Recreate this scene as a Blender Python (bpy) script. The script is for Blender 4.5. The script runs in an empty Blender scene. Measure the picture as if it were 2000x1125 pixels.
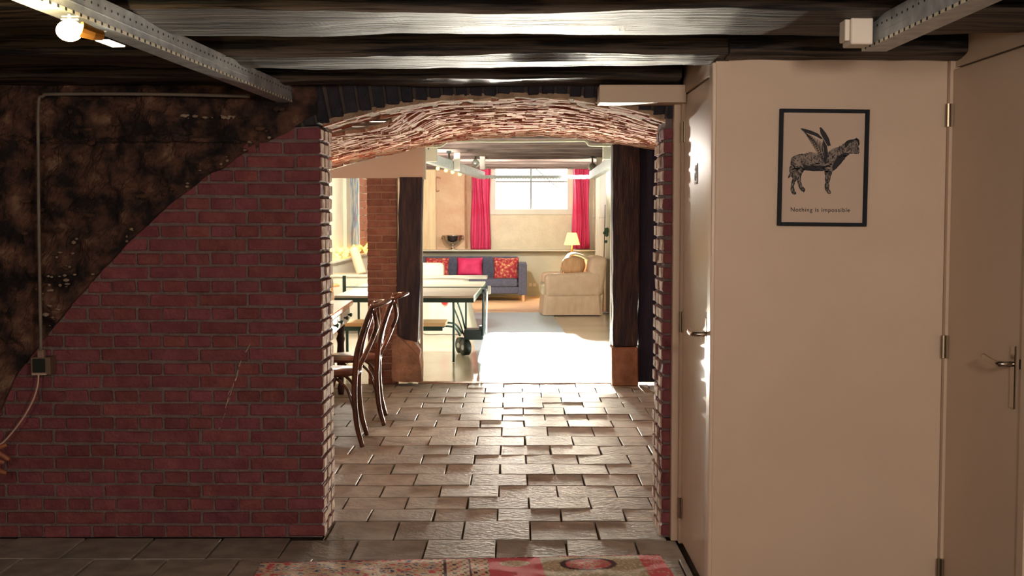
import bpy, bmesh, math, random
from mathutils import Vector, Matrix, noise
from mathutils.geometry import tessellate_polygon
random.seed(7)
R = math.radians
S = bpy.context.scene
COL = S.collection

# ------------------------------------------------------------------ camera, world, sun, exposure
F = 2350.0
TH = math.atan(0.0587)
cd = bpy.data.cameras.new('camera'); cam = bpy.data.objects.new('camera', cd); COL.objects.link(cam)
cam.location = (0, 0, 1.45); cam.rotation_euler = (math.pi/2 - TH, 0, 0)
cd.sensor_width = 36; cd.lens = 36*F/2000; cd.clip_start = .05; cd.clip_end = 300
S.camera = cam
S.view_settings.view_transform = 'Standard'; S.view_settings.look = 'None'
S.view_settings.exposure = 1.74; S.view_settings.gamma = 1.0; S.view_settings.use_curve_mapping = False
S.cycles.max_bounces = 9; S.cycles.diffuse_bounces = 5; S.cycles.glossy_bounces = 4
S.cycles.transparent_max_bounces = 8
S.cycles.sample_clamp_indirect = 8.0; S.cycles.blur_glossy = 0.6
S.cycles.use_denoising = True

W = bpy.data.worlds.new('World'); S.world = W; W.use_nodes = True
nt = W.node_tree; bg = nt.nodes['Background']
tc = nt.nodes.new('ShaderNodeTexCoord'); sp = nt.nodes.new('ShaderNodeSeparateXYZ'); cr = nt.nodes.new('ShaderNodeValToRGB')
nt.links.new(tc.outputs['Generated'], sp.inputs[0]); nt.links.new(sp.outputs['Z'], cr.inputs[0]); nt.links.new(cr.outputs[0], bg.inputs[0])
cr.color_ramp.elements[0].color = (1, .97, .90, 1); cr.color_ramp.elements[1].color = (.55, .75, 1, 1)
bg.inputs[1].default_value = 1.8

def light(name, typ, loc, energy, color, **kw):
    l = bpy.data.lights.new(name, typ); l.energy = energy; l.color = color
    for k, v in kw.items():
        if k != 'aim': setattr(l, k, v)
    o = bpy.data.objects.new(name, l); COL.objects.link(o); o.location = loc
    if 'aim' in kw:
        o.rotation_euler = (Vector(kw['aim']) - Vector(loc)).to_track_quat('-Z', 'Y').to_euler()
    return o
SUN = light('sun', 'SUN', (0.3, 30, 5), 75, (1, .93, .80), angle=R(2.0), aim=(.30+.012*30, 0, 5-.215*30))
# window portal so the sky is sampled through the opening
po = light('window_sky_portal', 'AREA', (.36, 22.2, 2.0), 1, (1, 1, 1), shape='RECTANGLE', size=1.3, size_y=.9, aim=(.36, 0, 2.0))
po.data.cycles.is_portal = True
# the front room's own lamps (behind the camera)
light('room_lamp', 'POINT', (.75, .4, 1.8), 42, (1, .82, .68), shadow_soft_size=.12)
light('room_lamp', 'POINT', (-.8, -.6, 1.85), 34, (1, .80, .70), shadow_soft_size=.2)
# lamp over the dining table, behind the left jamb
light('table_pendant', 'POINT', (-1.6, 8.4, 1.62), 10, (1, .84, .68), shadow_soft_size=.06)
# added spots standing in for sunlight bounced up off the polished far floor
light('bounce_stand_in', 'SPOT', (-.02, 12.2, .06), 400, (1, .93, .78), spot_size=R(50), spot_blend=.5, shadow_soft_size=.05, aim=(.1, 3.5, 2.0))
light('bounce_stand_in', 'SPOT', (.72, 12.6, .06), 350, (1, .90, .70), spot_size=R(50), spot_blend=.5, shadow_soft_size=.05, aim=(.1, 3.5, 2.0))

# ------------------------------------------------------------------ pixel helpers (work out real positions)
def ray(px, py):
    a = (px-1000)/F; b = (562.5-py)/F
    return Vector((a, math.cos(TH)+b*math.sin(TH), -math.sin(TH)+b*math.cos(TH)))
def at(px, py, Y):
    d = ray(px, py); t = Y/d.y
    return Vector((d.x*t, Y, 1.45+d.z*t))
def fl(px, py, z=0.0):
    d = ray(px, py); t = (z-1.45)/d.z
    return Vector((d.x*t, d.y*t, z))

# ------------------------------------------------------------------ materials
def lin(c):
    if isinstance(c, str): c = tuple(int(c[i:i+2], 16)/255 for i in (0, 2, 4))
    return tuple(((x/12.92) if x <= .04045 else ((x+.055)/1.055)**2.4) for x in c[:3]) + (1,)
MATS = {}
def mat(name, c1, c2=None, scale=8, rough=.6, metal=0, bump=0, bscale=None, stretch=(1, 1, 1), spec=.5, rnd=0, ramp=(.35, .65), emit=None, estr=0, coat=0, c3=None, detail=6, trans=0, hue=0):
    if name in MATS: return MATS[name]
    m = bpy.data.materials.new(name); m.use_nodes = True; MATS[name] = m
    n = m.node_tree.nodes; L = m.node_tree.links; b = n['Principled BSDF']
    b.inputs['Roughness'].default_value = rough; b.inputs['Metallic'].default_value = metal
    b.inputs['Specular IOR Level'].default_value = spec
    b.inputs['Coat Weight'].default_value = coat
    b.inputs['Base Color'].default_value = lin(c1)
    if trans: b.inputs['Transmission Weight'].default_value = trans
    out = None
    tcn = n.new('ShaderNodeTexCoord'); mp = n.new('ShaderNodeMapping'); mp.inputs['Scale'].default_value = stretch
    L.new(tcn.outputs['Object'], mp.inputs[0])
    vec = mp.outputs[0]
    if rnd:
        oi = n.new('ShaderNodeObjectInfo'); va = n.new('ShaderNodeVectorMath'); va.operation = 'ADD'
        sc = n.new('ShaderNodeMath'); sc.operation = 'MULTIPLY'; sc.inputs[1].default_value = 37
        L.new(oi.outputs['Random'], sc.inputs[0]); L.new(mp.outputs[0], va.inputs[0]); L.new(sc.outputs[0], va.inputs[1]); vec = va.outputs[0]
    if c2:
        t = n.new('ShaderNodeTexNoise'); t.inputs['Scale'].default_value = scale; t.inputs['Detail'].default_value = detail
        L.new(vec, t.inputs['Vector'])
        r = n.new('ShaderNodeValToRGB'); L.new(t.outputs[0], r.inputs[0])
        r.color_ramp.elements[0].position = ramp[0]; r.color_ramp.elements[1].position = ramp[1]
        r.color_ramp.elements[0].color = lin(c1); r.color_ramp.elements[1].color = lin(c2)
        if c3:
            e = r.color_ramp.elements.new(min(.99, ramp[1]+.1)); e.color = lin(c3)
        out = r.outputs[0]
    if rnd and out:
        hs = n.new('ShaderNodeHueSaturation'); mr = n.new('ShaderNodeMapRange')
        mr.inputs['To Min'].default_value = 1-rnd; mr.inputs['To Max'].default_value = 1+rnd
        L.new(oi.outputs['Random'], mr.inputs[0]); L.new(mr.outputs[0], hs.inputs['Value']); L.new(out, hs.inputs['Color'])
        if hue:
            f2 = n.new('ShaderNodeMath'); f2.operation = 'FRACT'; f3 = n.new('ShaderNodeMapRange')
            L.new(sc.outputs[0], f2.inputs[0]); L.new(f2.outputs[0], f3.inputs[0])
            f3.inputs['To Min'].default_value = .5-hue; f3.inputs['To Max'].default_value = .5+hue; L.new(f3.outputs[0], hs.inputs['Hue'])
        out = hs.outputs[0]
    if out: L.new(out, b.inputs['Base Color'])
    if bump:
        t2 = n.new('ShaderNodeTexNoise'); t2.inputs['Scale'].default_value = bscale or scale*3; t2.inputs['Detail'].default_value = 8
        L.new(vec, t2.inputs['Vector']); bp = n.new('ShaderNodeBump'); bp.inputs['Strength'].default_value = bump; bp.inputs['Distance'].default_value = .02
        L.new(t2.outputs[0], bp.inputs['Height']); L.new(bp.outputs[0], b.inputs['Normal'])
    if emit:
        b.inputs['Emission Color'].default_value = lin(emit); b.inputs['Emission Strength'].default_value = estr
    return m
BRICK = mat('brick', '6e3840', '80484c', 14, .85, bump=.5, bscale=60, rnd=.18, hue=.012)
BRICKP = mat('brick_pier', '86584a', '9a6c5a', 14, .85, bump=.4, bscale=60, rnd=.18)
BRICKL = mat('brick_limed', '9c6450', 'd2b296', 9, .85, bump=.6, bscale=50, rnd=.2, ramp=(.4, .6))
SOOT = mat('sooty_brick', '1a1a26', '2a2832', 12, .8, bump=.6, bscale=50, rnd=.3)
MORTAR = mat('mortar', '6a5c5c', '7c6e6c', 20, .95, bump=.6, bscale=90)
RUBBLE = mat('old_rubble', '191214', '5c4034', 9, .95, bump=1.0, bscale=30, ramp=(.40, .60), c3='7c6250', detail=12)
PALEMARK = mat('pale_crumb', 'b7a692', 'd9ccb6', 20, .95, bump=.5)
BEAM = mat('old_beam', '0d0d12', '4e443c', 4, .55, bump=1.0, bscale=5, stretch=(.5, 12, 12), ramp=(.42, .54), spec=.35, detail=10)
BEAMU = mat('far_beam', '5c4c48', '7c6a62', 5, .8, bump=.5, bscale=14, stretch=(.5, 6, 6))
PLANK = mat('ceiling_board', '1c1618', '2e2422', 5, .85, bump=.5, stretch=(5, .6, 5))
TIMBER = mat('dark_timber', '2c2630', '4a3a3a', 6, .75, bump=.9, bscale=18, stretch=(5, 5, .6), c3='6a4a44', ramp=(.42, .64))
TIMBERN = mat('navy_timber', '1c2440', '2c2c44', 5, .75, bump=.5, bscale=18, stretch=(5, 5, .6))
TILE = mat('floor_tile', '8a857c', 'a8a298', 9, .64, bump=.2, bscale=40, rnd=.13, spec=.25, hue=.006)
JOINT = mat('tile_joint', '3a2e26', '50402f', 20, .95, bump=.5)
PAINT = mat('cream_paint', 'cdb9a4', 'd2bea9', 3, .55, bump=.05, bscale=200)
GLOSSP = mat('door_gloss_paint', 'd3c0ac', 'd8c6b2', 3, .27, bump=.03, bscale=60)
CREAM = mat('cream_plaster', 'cdc4aa', 'd8cfb6', 4, .9, bump=.5, bscale=22, c3='bca888', ramp=(.4, .68))
PEACH = mat('peach_plaster', 'cfa888', 'd8bc9a', 3, .9, bump=.5, bscale=18, c3='a07c60', ramp=(.35, .66))
WHITE = mat('white_paint', 'c8c4b2', 'd0ccbc', 3, .5)
GREYP = mat('grey_green_paint', 'b4b4a2', 'bcbcaa', 3, .55)
FARFLOOR = mat('polished_floor', 'c8bba6', 'd4c9b8', 1.6, .16, spec=.8, bump=.04, bscale=12)
PALEBLUE = mat('pale_blue_band', 'a4b8c4', 'b8c8d0', 40, .35, bump=.1, spec=.6, bscale=60)
STEEL = mat('galvanised_steel', 'a2adb6', 'c8d0d4', 18, .42, metal=.35, bump=.05)
STEELL = mat('pale_galvanised_steel', 'c8d4d6', 'dde6e4', 18, .4, metal=.35)
HOLE = mat('slot_dark', '14161a', rough=.9)
SLOTLIGHT = mat('slot_light_white', 'f2f0dc', rough=.35, metal=.2, emit='fff6d8', estr=0)  # white that imitates light showing through the rail slots
CHROME = mat('satin_chrome', 'b9b2a6', rough=.22, metal=1)
HINGE = mat('hinge_metal', '9c907c', rough=.35, metal=.9)
BLACK = mat('black_metal', '1f2a28', rough=.4, metal=.3)
DKGREEN = mat('dark_green_metal', '27443a', rough=.45, metal=.2)
FRAMEB = mat('poster_frame_black', '0c1822', rough=.6, spec=.25)
PAPER = mat('poster_paper', 'c8b5a4', rough=.7, coat=.0)
INK = mat('print_ink', '22252c', rough=.7)
INKG = mat('print_ink_grey', '6f6864', '9a8c80', 60, .7)
BENT = mat('bentwood', '3a1c10', '6e3a20', 6, .22, stretch=(6, 6, 1), coat=.6, spec=.6)
SEATM = mat('chair_seat_wood', '4a2418', '7a4630', 6, .3, coat=.4)
TOPW = mat('honey_wood_top', 'c98a58', 'dba878', 3, .35, stretch=(6, 1, 6), coat=.3)
TTOP = mat('table_tennis_top', 'c4c3b0', 'cfcebc', 3, .35, spec=.6)
LINEN = mat('beige_slipcover', 'd6baa0', 'dcc4ac', 10, .9, bump=.35, bscale=12)
THROW = mat('cream_throw', 'ebe2c8', 'd8c8a8', 10, .9, bump=.6, bscale=20)
SOFA = mat('slate_sofa_fabric', '4d4f60', '5a5b6b', 30, .9, bump=.2, bscale=100)
MAG = mat('magenta_fabric', 'c81e58', 'd8346a', 8, .7, bump=.2)
KILIM = mat('kilim_fabric', 'a82838', 'c87858', 22, .85, bump=.3, c3='e8c890', ramp=(.45, .6))
CURT = mat('crimson_curtain', 'c42c58', 'd04a70', 2, .75, bump=.08)
BRASS = mat('brass', 'a87838', rough=.3, metal=.9)
SHADE = mat('lamp_shade', 'f6d48a', rough=.8, emit='ffc860', estr=.75)
SILVER = mat('silver_bowl', 'cfc6ba', rough=.22, metal=1)
CLOTH = mat('white_cloth', 'e4dece', 'ece7d8', 4, .85, bump=.3, bscale=8)
PLASTIC = mat('white_plastic', 'ded8cc', rough=.4)
PLASTD = mat('dark_socket_face', '1c2622', rough=.4)
PIPEG = mat('grey_conduit', '6a6258', '7a7268', 10, .6)
REDDOT = mat('red_sticker', 'e03030', rough=.6)
PINE = mat('pine_wood', 'd8a878', 'e2b88c', 3, .6, stretch=(1, 6, 6))
STONE = mat('weathered_stone', '8a6a58', 'b08a70', 7, .9, bump=1.0, bscale=20)
BULB = mat('glowing_bulb', 'fff0c0', rough=.3, emit='ffdf9a', estr=14)
FAIRY = mat('fairy_light', 'ffd070', rough=.4, emit='ffc84a', estr=1.5)
WIREG = mat('garland_wire', 'a88a4a', rough=.6)
BLUEART = mat('blue_painting', 'dfe4dc', '5f9ac4', 5, .6, ramp=(.42, .58), c3='c89a80', stretch=(1, 1, .7))
PATCH = mat('dark_board', '15202c', '1d2a36', 6, .8)
WOODH = mat('carved_wood', '8a5238', 'a0664a', 8, .5, stretch=(1, 5, 5))
def glass():
    m = bpy.data.materials.new('window_glass'); m.use_nodes = True
    n = m.node_tree.nodes; L = m.node_tree.links; n.remove(n['Principled BSDF'])
    t = n.new('ShaderNodeBsdfTransparent'); g = n.new('ShaderNodeBsdfGlossy'); g.inputs['Roughness'].default_value = .03
    f = n.new('ShaderNodeFresnel'); f.inputs[0].default_value = 1.45; mx = n.new('ShaderNodeMixShader')
    L.new(f.outputs[0], mx.inputs[0]); L.new(t.outputs[0], mx.inputs[1]); L.new(g.outputs[0], mx.inputs[2]); L.new(mx.outputs[0], n['Material Output'].inputs[0])
    return m
GLASS = glass()

# ------------------------------------------------------------------ mesh helpers
def box(bm, x0, y0, z0, x1, y1, z1, bevel=0, seg=1, jit=0):
    vs = [bm.verts.new((x, y, z)) for x in (x0, x1) for y in (y0, y1) for z in (z0, z1)]
    if jit:
        for v in vs: v.co += Vector([random.uniform(-jit, jit) for _ in range(3)])
    idx = [(0, 1, 3, 2), (4, 6, 7, 5), (0, 4, 5, 1), (2, 3, 7, 6), (0, 2, 6, 4), (1, 5, 7, 3)]
    fs = [bm.faces.new([vs[i] for i in f]) for f in idx]
    if bevel:
        es = list({e for f in fs for e in f.edges})
        bmesh.ops.bevel(bm, geom=es, offset=bevel, segments=seg, profile=.5, affect='EDGES')
    return vs
def frame_at(d):
    d = d.normalized(); u = Vector((0, 0, 1)) if abs(d.z) < .9 else Vector((1, 0, 0))
    a = d.cross(u).normalized(); return a, d.cross(a).normalized()
def tube(bm, pts, r, n=10, cap=True, sx=1, sy=1):
    pts = [Vector(p) for p in pts]; k = len(pts); rs = r if isinstance(r, (list, tuple)) else [r]*k
    rings = []; pa = None
    for i, p in enumerate(pts):
        d = pts[min(i+1, k-1)] - pts[max(i-1, 0)]
        if pa is None: a, b = frame_at(d)
        else:
            dn = d.normalized(); a = (pa - dn*pa.dot(dn)).normalized(); b = dn.cross(a)
        pa = a
        rings.append([bm.verts.new(p + rs[i]*(a*sx*math.cos(2*math.pi*j/n) + b*sy*math.sin(2*math.pi*j/n))) for j in range(n)])
    for A, B in zip(rings, rings[1:]):
        for j in range(n): bm.faces.new((A[j], A[(j+1) % n], B[(j+1) % n], B[j]))
    if cap:
        bm.faces.new(rings[0][::-1]); bm.faces.new(rings[-1])
def smooth_path(pts, sub=5):
    P = [Vector(p) for p in pts]; out = []
    for i in range(len(P)-1):
        p0 = P[max(i-1, 0)]; p1 = P[i]; p2 = P[i+1]; p3 = P[min(i+2, len(P)-1)]
        for s in range(sub):
            t = s/sub
            out.append(.5*((2*p1)+(-p0+p2)*t+(2*p0-5*p1+4*p2-p3)*t*t+(-p0+3*p1-3*p2+p3)*t**3))
    out.append(P[-1]); return out
def lathe(bm, prof, c=(0, 0, 0), n=24, capb=True, capt=True):
    c = Vector(c); rings = []
    for r, z in prof: rings.append([bm.verts.new(c+Vector((r*math.cos(2*math.pi*j/n), r*math.sin(2*math.pi*j/n), z))) for j in range(n)])
    for A, B in zip(rings, rings[1:]):
        for j in range(n): bm.faces.new((A[j], A[(j+1) % n], B[(j+1) % n], B[j]))
    if capb: bm.faces.new(rings[0][::-1])
    if capt: bm.faces.new(rings[-1])
def prism(bm, poly, axis, a0, a1):
    """poly: list of 2D points; axis 'y': poly=(x,z) extruded a0..a1 in y; 'x': poly=(y,z); 'z': poly=(x,y)"""
    def P(p, a): return {'y': (p[0], a, p[1]), 'x': (a, p[0], p[1]), 'z': (p[0], p[1], a)}[axis]
    A = [bm.verts.new(P(p, a0)) for p in poly]; B = [bm.verts.new(P(p, a1)) for p in poly]
    bm.faces.new(A); bm.faces.new(B[::-1]); k = len(poly)
    for i in range(k): bm.faces.new((A[i], B[i], B[(i+1) % k], A[(i+1) % k]))
def obj(name, bm, m, parent=None, smooth=False, loc=None):
    bmesh.ops.recalc_face_normals(bm, faces=bm.faces)
    me = bpy.data.meshes.new(name); bm.to_mesh(me); bm.free()
    if m: me.materials.append(m)
    if smooth:
        for p in me.polygons: p.use_smooth = True
    o = bpy.data.objects.new(name, me); COL.objects.link(o)
    if parent: o.parent = parent
    if loc: o.location = loc
    return o
def tag(o, label=None, cat=None, group=None, kind=None):
    if label: o['label'] = label
    if cat: o['category'] = cat
    if group: o['group'] = group
    if kind: o['kind'] = kind
    return o
def thing(name, label, cat, loc=(0, 0, 0), rz=0, group=None, kind=None):
    o = bpy.data.objects.new(name, None); COL.objects.link(o); o.location = loc; o.rotation_euler = (0, 0, rz)
    o.empty_display_size = .1
    return tag(o, label, cat, group, kind)
def B(): return bmesh.new()
def boxo(name, m, a, b, parent=None, bevel=0, seg=1, kind=None):
    bm = B(); box(bm, *a, *b, bevel=bevel, seg=seg); o = obj(name, bm, m, parent)
    if kind: o['kind'] = kind
    return o
def interp(pts, x):
    if x <= pts[0][0]: a, b = pts[0], pts[1]
    elif x >= pts[-1][0]: a, b = pts[-2], pts[-1]
    else:
        for a, b in zip(pts, pts[1:]):
            if a[0] <= x <= b[0]: break
    return a[1] + (b[1]-a[1])*(x-a[0])/(b[0]-a[0])
def copy_tree(o, parent=None):
    c = o.copy(); COL.objects.link(c); c.parent = parent
    if parent: c.matrix_parent_inverse = o.matrix_parent_inverse.copy()
    for ch in list(o.children): copy_tree(ch, c)
    return c

# ------------------------------------------------------------------ FLOOR
YW = 5.38            # front face of the brick wall
YJ = 5.70            # back of the jambs
YP = 10.5            # plane of pier and posts
XC = .741            # closet side plane
YC = 4.49            # poster wall
XR = 1.611           # right wall
YB = 22.0            # far wall
floor = thing('floor', None, None, kind='structure')
bm = B(); box(bm, -4.2, -3, -.3, 2.2, YP-.05, -.022); obj('joint_bed', bm, JOINT, floor)
bm = B(); box(bm, -4.2, YP-.05, -.3, 2.2, YB+.3, -.004); obj('polished_floor', bm, FARFLOOR, floor)
rows = [751, 758, 767, 776, 786, 796, 809, 821, 834, 852, 870, 888, 906, 926, 948, 971, 994, 1018, 1054, 1091, 1130]
ys = [fl(1000, y).y for y in rows]
TW = .31
JXP = at(628, 600, YW).x+.02
tmesh = {}
def tile_mesh(w, d, v):
    k = (round(w, 3), round(d, 3), v)
    if k not in tmesh:
        bm = B(); vs = box(bm, -w/2, -d/2, -.035, w/2, d/2, 0)
        for p in bm.verts:
            p.co.x += random.uniform(-.003, .003); p.co.y += random.uniform(-.003, .003)
        es = [e for e in bm.edges if all(q.co.z > -.01 for q in e.verts)]
        bmesh.ops.bevel(bm, geom=es, offset=.0025, segments=1, affect='EDGES')
        bmesh.ops.recalc_face_normals(bm, faces=bm.faces)
        me = bpy.data.meshes.new('floor_tile'); bm.to_mesh(me); bm.free(); me.materials.append(TILE); tmesh[k] = me
    return tmesh[k]
def put_tile(x0, x1, y0, y1):
    g = .0045
    o = bpy.data.objects.new('floor_tile', tile_mesh(x1-x0-2*g, y1-y0-2*g, random.randrange(2)))
    COL.objects.link(o); o.parent = floor
    o.location = ((x0+x1)/2, (y0+y1)/2, random.uniform(-.003, .002)); o.rotation_euler = (random.gauss(0, .003), random.gauss(0, .003), random.gauss(0, .004))
for i in range(len(ys)-1):
    y1, y0 = ys[i], ys[i+1]
    if i == 0: y1 = YP-.06
    off = (-.07 if i % 2 == 0 else .085) + (0 if i < 10 else .0)
    ym = (y0+y1)/2
    if ym > YJ: lo, hi = -1.95, 1.4
    elif ym > YW-.05: lo, hi = -.86, .70
    else: lo, hi = -2.45, XC
    x = off - math.ceil((off-lo)/TW)*TW
    while x < hi-.02:
        a, b = max(x, lo), min(x+TW, hi)
        if b-a > .015:
            # the tiles far left of the chairs, behind the jamb, are never in view: stop the row at the wall
            yy1 = YW-.002 if (ym < YW-.05 and y1 > YW-.05 and b < JXP) else y1
            put_tile(a, b, y0, yy1)
        x += TW
# pale step edge at the far room
bm = B()
xs = [-.82+.03*i for i in range(59)]
poly = [(x, YP-.06+noise.noise(Vector((x*7, 0, 0)))*.02) for x in xs] + [(x, YP+.05) for x in xs[::-1]]
prism(bm, poly, 'z', -.02, .006); obj('threshold_strip', bm, STONE, floor)
bm = B(); vs = [(-.66, 18.4), (.6, 18.4), (.75, 10.6), (-.28, 10.6)]; prism(bm, vs, 'z', -.004, .002)  # flat pale blue-grey band over the polished floor
tag(obj('blue_floor_band', bm, PALEBLUE), 'pale blue-grey runner on the polished floor of the far room', 'band')
bm = B(); box(bm, -2.45, 18.35, -.004, 1.5, YB, .012); obj('pine_floor_strip', bm, PINE, floor)

# ------------------------------------------------------------------ SHELL
def sbox(name, m, a, b, parent=None): return boxo(name, m, a, b, parent, kind=None if parent else 'structure')
ceiling = thing('ceiling', None, None, kind='structure')
for k in range(14):
    x0 = -3.0+.36*k
    bm = B(); box(bm, x0, -2.5, 2.20+random.uniform(0, .012), x0+.35, YW+.05, 2.26); obj('ceiling_board', bm, PLANK, ceiling)
bm = B(); box(bm, -4.3, -3.1, 2.62, 2.3, YB+.3, 2.8); obj('roof_slab', bm, PLANK, ceiling)
bm = B(); box(bm, -3.2, YP+.3, 2.55, 1.8, YB+.1, 2.60); obj('far_ceiling', bm, BEAMU, ceiling)
sbox('wall_back', PAINT, (-4.2, -3.0, -.1), (2.2, -2.8, 2.7))
sbox('wall_outer_left', RUBBLE, (-4.2, -3, -.1), (-3.0, YJ, 2.7))
sbox('wall_outer_right', PAINT, (XR+.35, -3, -.1), (2.2, YB+.3, 2.7))
# passage side walls
sbox('wall_passage_left', PAINT, (-3.0, YJ, -.1), (-2.1, YP+.3, 2.7))
sbox('wall_passage_right', BRICKP, (1.40, YJ, -.1), (XR+.35, YP+.3, 2.7))
sbox('wall_far_right', WHITE, (1.5, YP+.3, -.1), (XR+.35, YB+.2, 2.7))
# wall above passage openings at far end
sbox('trim_1', PAINT, (-3.0, YP+.22, 2.30), (XR+.3, YP+.3, 2.7))
sbox('wall_passage_end_left', PAINT, (-2.2, YP+.05, 0), (-1.7, YP+.25, 2.6))
sbox('wall_passage_end_right', TIMBERN, (1.27, YP+.05, 0), (1.42, YP+.25, 2.4))
# wall above front arch, hidden fill behind the beams
bm = B(); box(bm, -3.0, YW+.1, 2.08, XR+.35, YJ, 2.7); tag(obj('wall_over_arch', bm, SOOT), kind='structure')
bm = B(); box(bm, -3.0, YW+.12, 0, -.9, YJ, 2.1); tag(obj('wall_left_core', bm, MORTAR), kind='structure')
bm = B(); box(bm, XC+.02, YW+.02, 0, XR+.35, YJ, 2.1); tag(obj('wall_right_core', bm, MORTAR), kind='structure')

# ------------------------------------------------------------------ brick infill wall (left) with jamb
curve_px = [(0, 800), (28, 735), (90, 650), (180, 545), (290, 430), (400, 343), (470, 300), (520, 276), (575, 252), (628, 243), (660, 235)]
curve = [(at(x, y, YW).x, at(x, y, YW).z) for x, y in curve_px]
JX = at(628, 600, YW).x      # left edge of the opening
RX = at(1294, 600, YW).x     # right edge
CH = .0618
wl = thing('wall_left', None, None, kind='structure')
bmesh_cache = {}
def brick_mesh(w, h, d, m, v, key):
    k = (key, round(w, 3), round(h, 3), round(d, 3), v)
    if k not in bmesh_cache:
        bm = B(); box(bm, -w/2, -d/2, -h/2, w/2, d/2, h/2, bevel=.004)
        for p in bm.verts: p.co += Vector([random.uniform(-.0022, .0022) for _ in range(3)])
        bmesh.ops.recalc_face_normals(bm, faces=bm.faces)
        me = bpy.data.meshes.new('brick'); bm.to_mesh(me); bm.free(); me.materials.append(m); bmesh_cache[k] = me
    return bmesh_cache[k]
def put_brick(par, x0, x1, z0, z1, y0, y1, m=BRICK, key='b', jit=.004, rot=.012):
    o = bpy.data.objects.new('brick', brick_mesh(x1-x0, z1-z0, y1-y0, m, random.randrange(3), key))
    COL.objects.link(o); o.parent = par
    o.location = ((x0+x1)/2+random.uniform(-.001, .001), (y0+y1)/2+random.uniform(-jit, jit), (z0+z1)/2+random.uniform(-.0015, .0015))
    o.rotation_euler = (random.gauss(0, rot), random.gauss(0, .004), random.gauss(0, rot*.6))
    return o
g = .0055
nc = 32
nb = 0
for r in range(nc):
    z0, z1 = r*CH+.004, (r+1)*CH-.008
    zt = z1
    # left limit of the course = where the rubble curve passes
    lim = -2.75
    for k in range(400):
        x = -2.75+k*.0055
        if x > JX: lim = x; break
        if interp(curve, x) > z0+.01: lim = x-.03; break
    if lim > JX-.03: continue
    header = r % 2 == 0
    wb = .1105 if header else .221
    # corner brick shows on the face and in the jamb
    x = JX
    first = .1105 if not header else .166
    k = 0
    while x > lim+.02:
        w = first if k == 0 else wb
        a = max(x-w, lim)
        d0 = YW; d1 = YW+.10
        if k == 0: d1 = YW+(.213 if header else .10)
        if x-a > .025:
            put_brick(wl, a+g, x-(0 if k == 0 else g), z0, z1, d0, d1, m=BRICK)
            nb += 1
        x -= w; k += 1
    # rest of jamb
    j0 = YW+(.213 if header else .10)+.01
    put_brick(wl, JX-.12, JX, z0, z1, j0, YJ if header else YW+.213, key='b'); nb += 1
    if not header: put_brick(wl, JX-.12, JX-.003, z0, z1, YW+.223, YJ); nb += 1
# mortar bed slightly recessed
bm = B()
pts = [(x, z) for x, z in curve if x > -2.4 and x < JX-.01]
poly = [(-2.6, 0), (JX-.008, 0), (JX-.008, at(628, 246, YW).z)] + [(x, z+.01) for x, z in pts[::-1]] + [(-2.6, .3)]
prism(bm, poly, 'y', YW+.009, YW+.115)
box(bm, JX-.2, YW+.1, 0, JX-.008, YJ-.006, at(628, 246, YW).z)
obj('mortar_bed', bm, MORTAR, wl)
# thin raised pale streak on the bricks
bm = B()
for (x0, y0, x1, y1, w) in [(488, 672, 480, 688, 7), (471, 704, 467, 716, 8), (466, 722, 459, 744, 9), (457, 748, 449, 772, 4), (452, 755, 446, 771, 3), (447, 775, 440, 797, 4.5), (440, 806, 432, 824, 4), (430, 835, 428, 838, 4), (449, 777, 442, 790, 3)]:
    p = at(x0, y0, YW-.002); q = at(x1, y1, YW-.002)
    k = 6; pp = [p.lerp(q, i/k)+Vector((random.uniform(-.002, .002), 0, 0)) for i in range(k+1)]
    tube(bm, pp, [w/432*.5*random.uniform(.55, 1.1) for _ in pp], 6, sy=.35, sx=1)
obj('pale_streak', bm, PALEMARK, wl)

LW = mat('pale_jamb_skin', '9a7668', 'cdb49e', 14, .9, bump=.6, bscale=50, ramp=(.35, .6))
def jamb_skin(par, X, sgn, n):  # thin pale plates over the jamb bricks
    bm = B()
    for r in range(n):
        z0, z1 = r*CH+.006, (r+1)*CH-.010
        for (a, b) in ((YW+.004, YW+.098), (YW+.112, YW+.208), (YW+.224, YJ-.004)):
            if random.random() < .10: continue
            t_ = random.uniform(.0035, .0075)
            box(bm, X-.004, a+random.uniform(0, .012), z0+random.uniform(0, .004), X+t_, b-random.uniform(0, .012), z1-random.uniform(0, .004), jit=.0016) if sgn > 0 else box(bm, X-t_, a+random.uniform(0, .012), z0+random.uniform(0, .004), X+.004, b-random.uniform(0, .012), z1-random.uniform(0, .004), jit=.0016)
    obj('jamb_skin', bm, LW, par)['kind'] = 'stuff'
jamb_skin(wl, JX, 1, 30)
# right jamb + right strip
wr = thing('wall_arch_right', None, None, kind='structure')
for r in range(31):
    z0, z1 = r*CH+.004, (r+1)*CH-.008
    if z1 > at(1294, 232, YW).z: break
    hd = r % 2 == 0
    put_brick(wr, RX, RX+.12, z0, z1, YW, YW+(.213 if hd else .10), jit=.006, rot=.025)
    put_brick(wr, RX+.004, RX+.12, z0, z1, YW+(.223 if hd else .11), YJ if hd else YW+.213, jit=.006, rot=.025)
    if not hd: put_brick(wr, RX+.002, RX+.12, z0, z1, YW+.223, YJ, rot=.025)
bm = B(); box(bm, RX+.010, YW+.012, 0, XC+.1, YJ-.006, 1.90); obj('mortar_bed', bm, MORTAR, wr)
jamb_skin(wr, RX, -1, 29)

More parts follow.
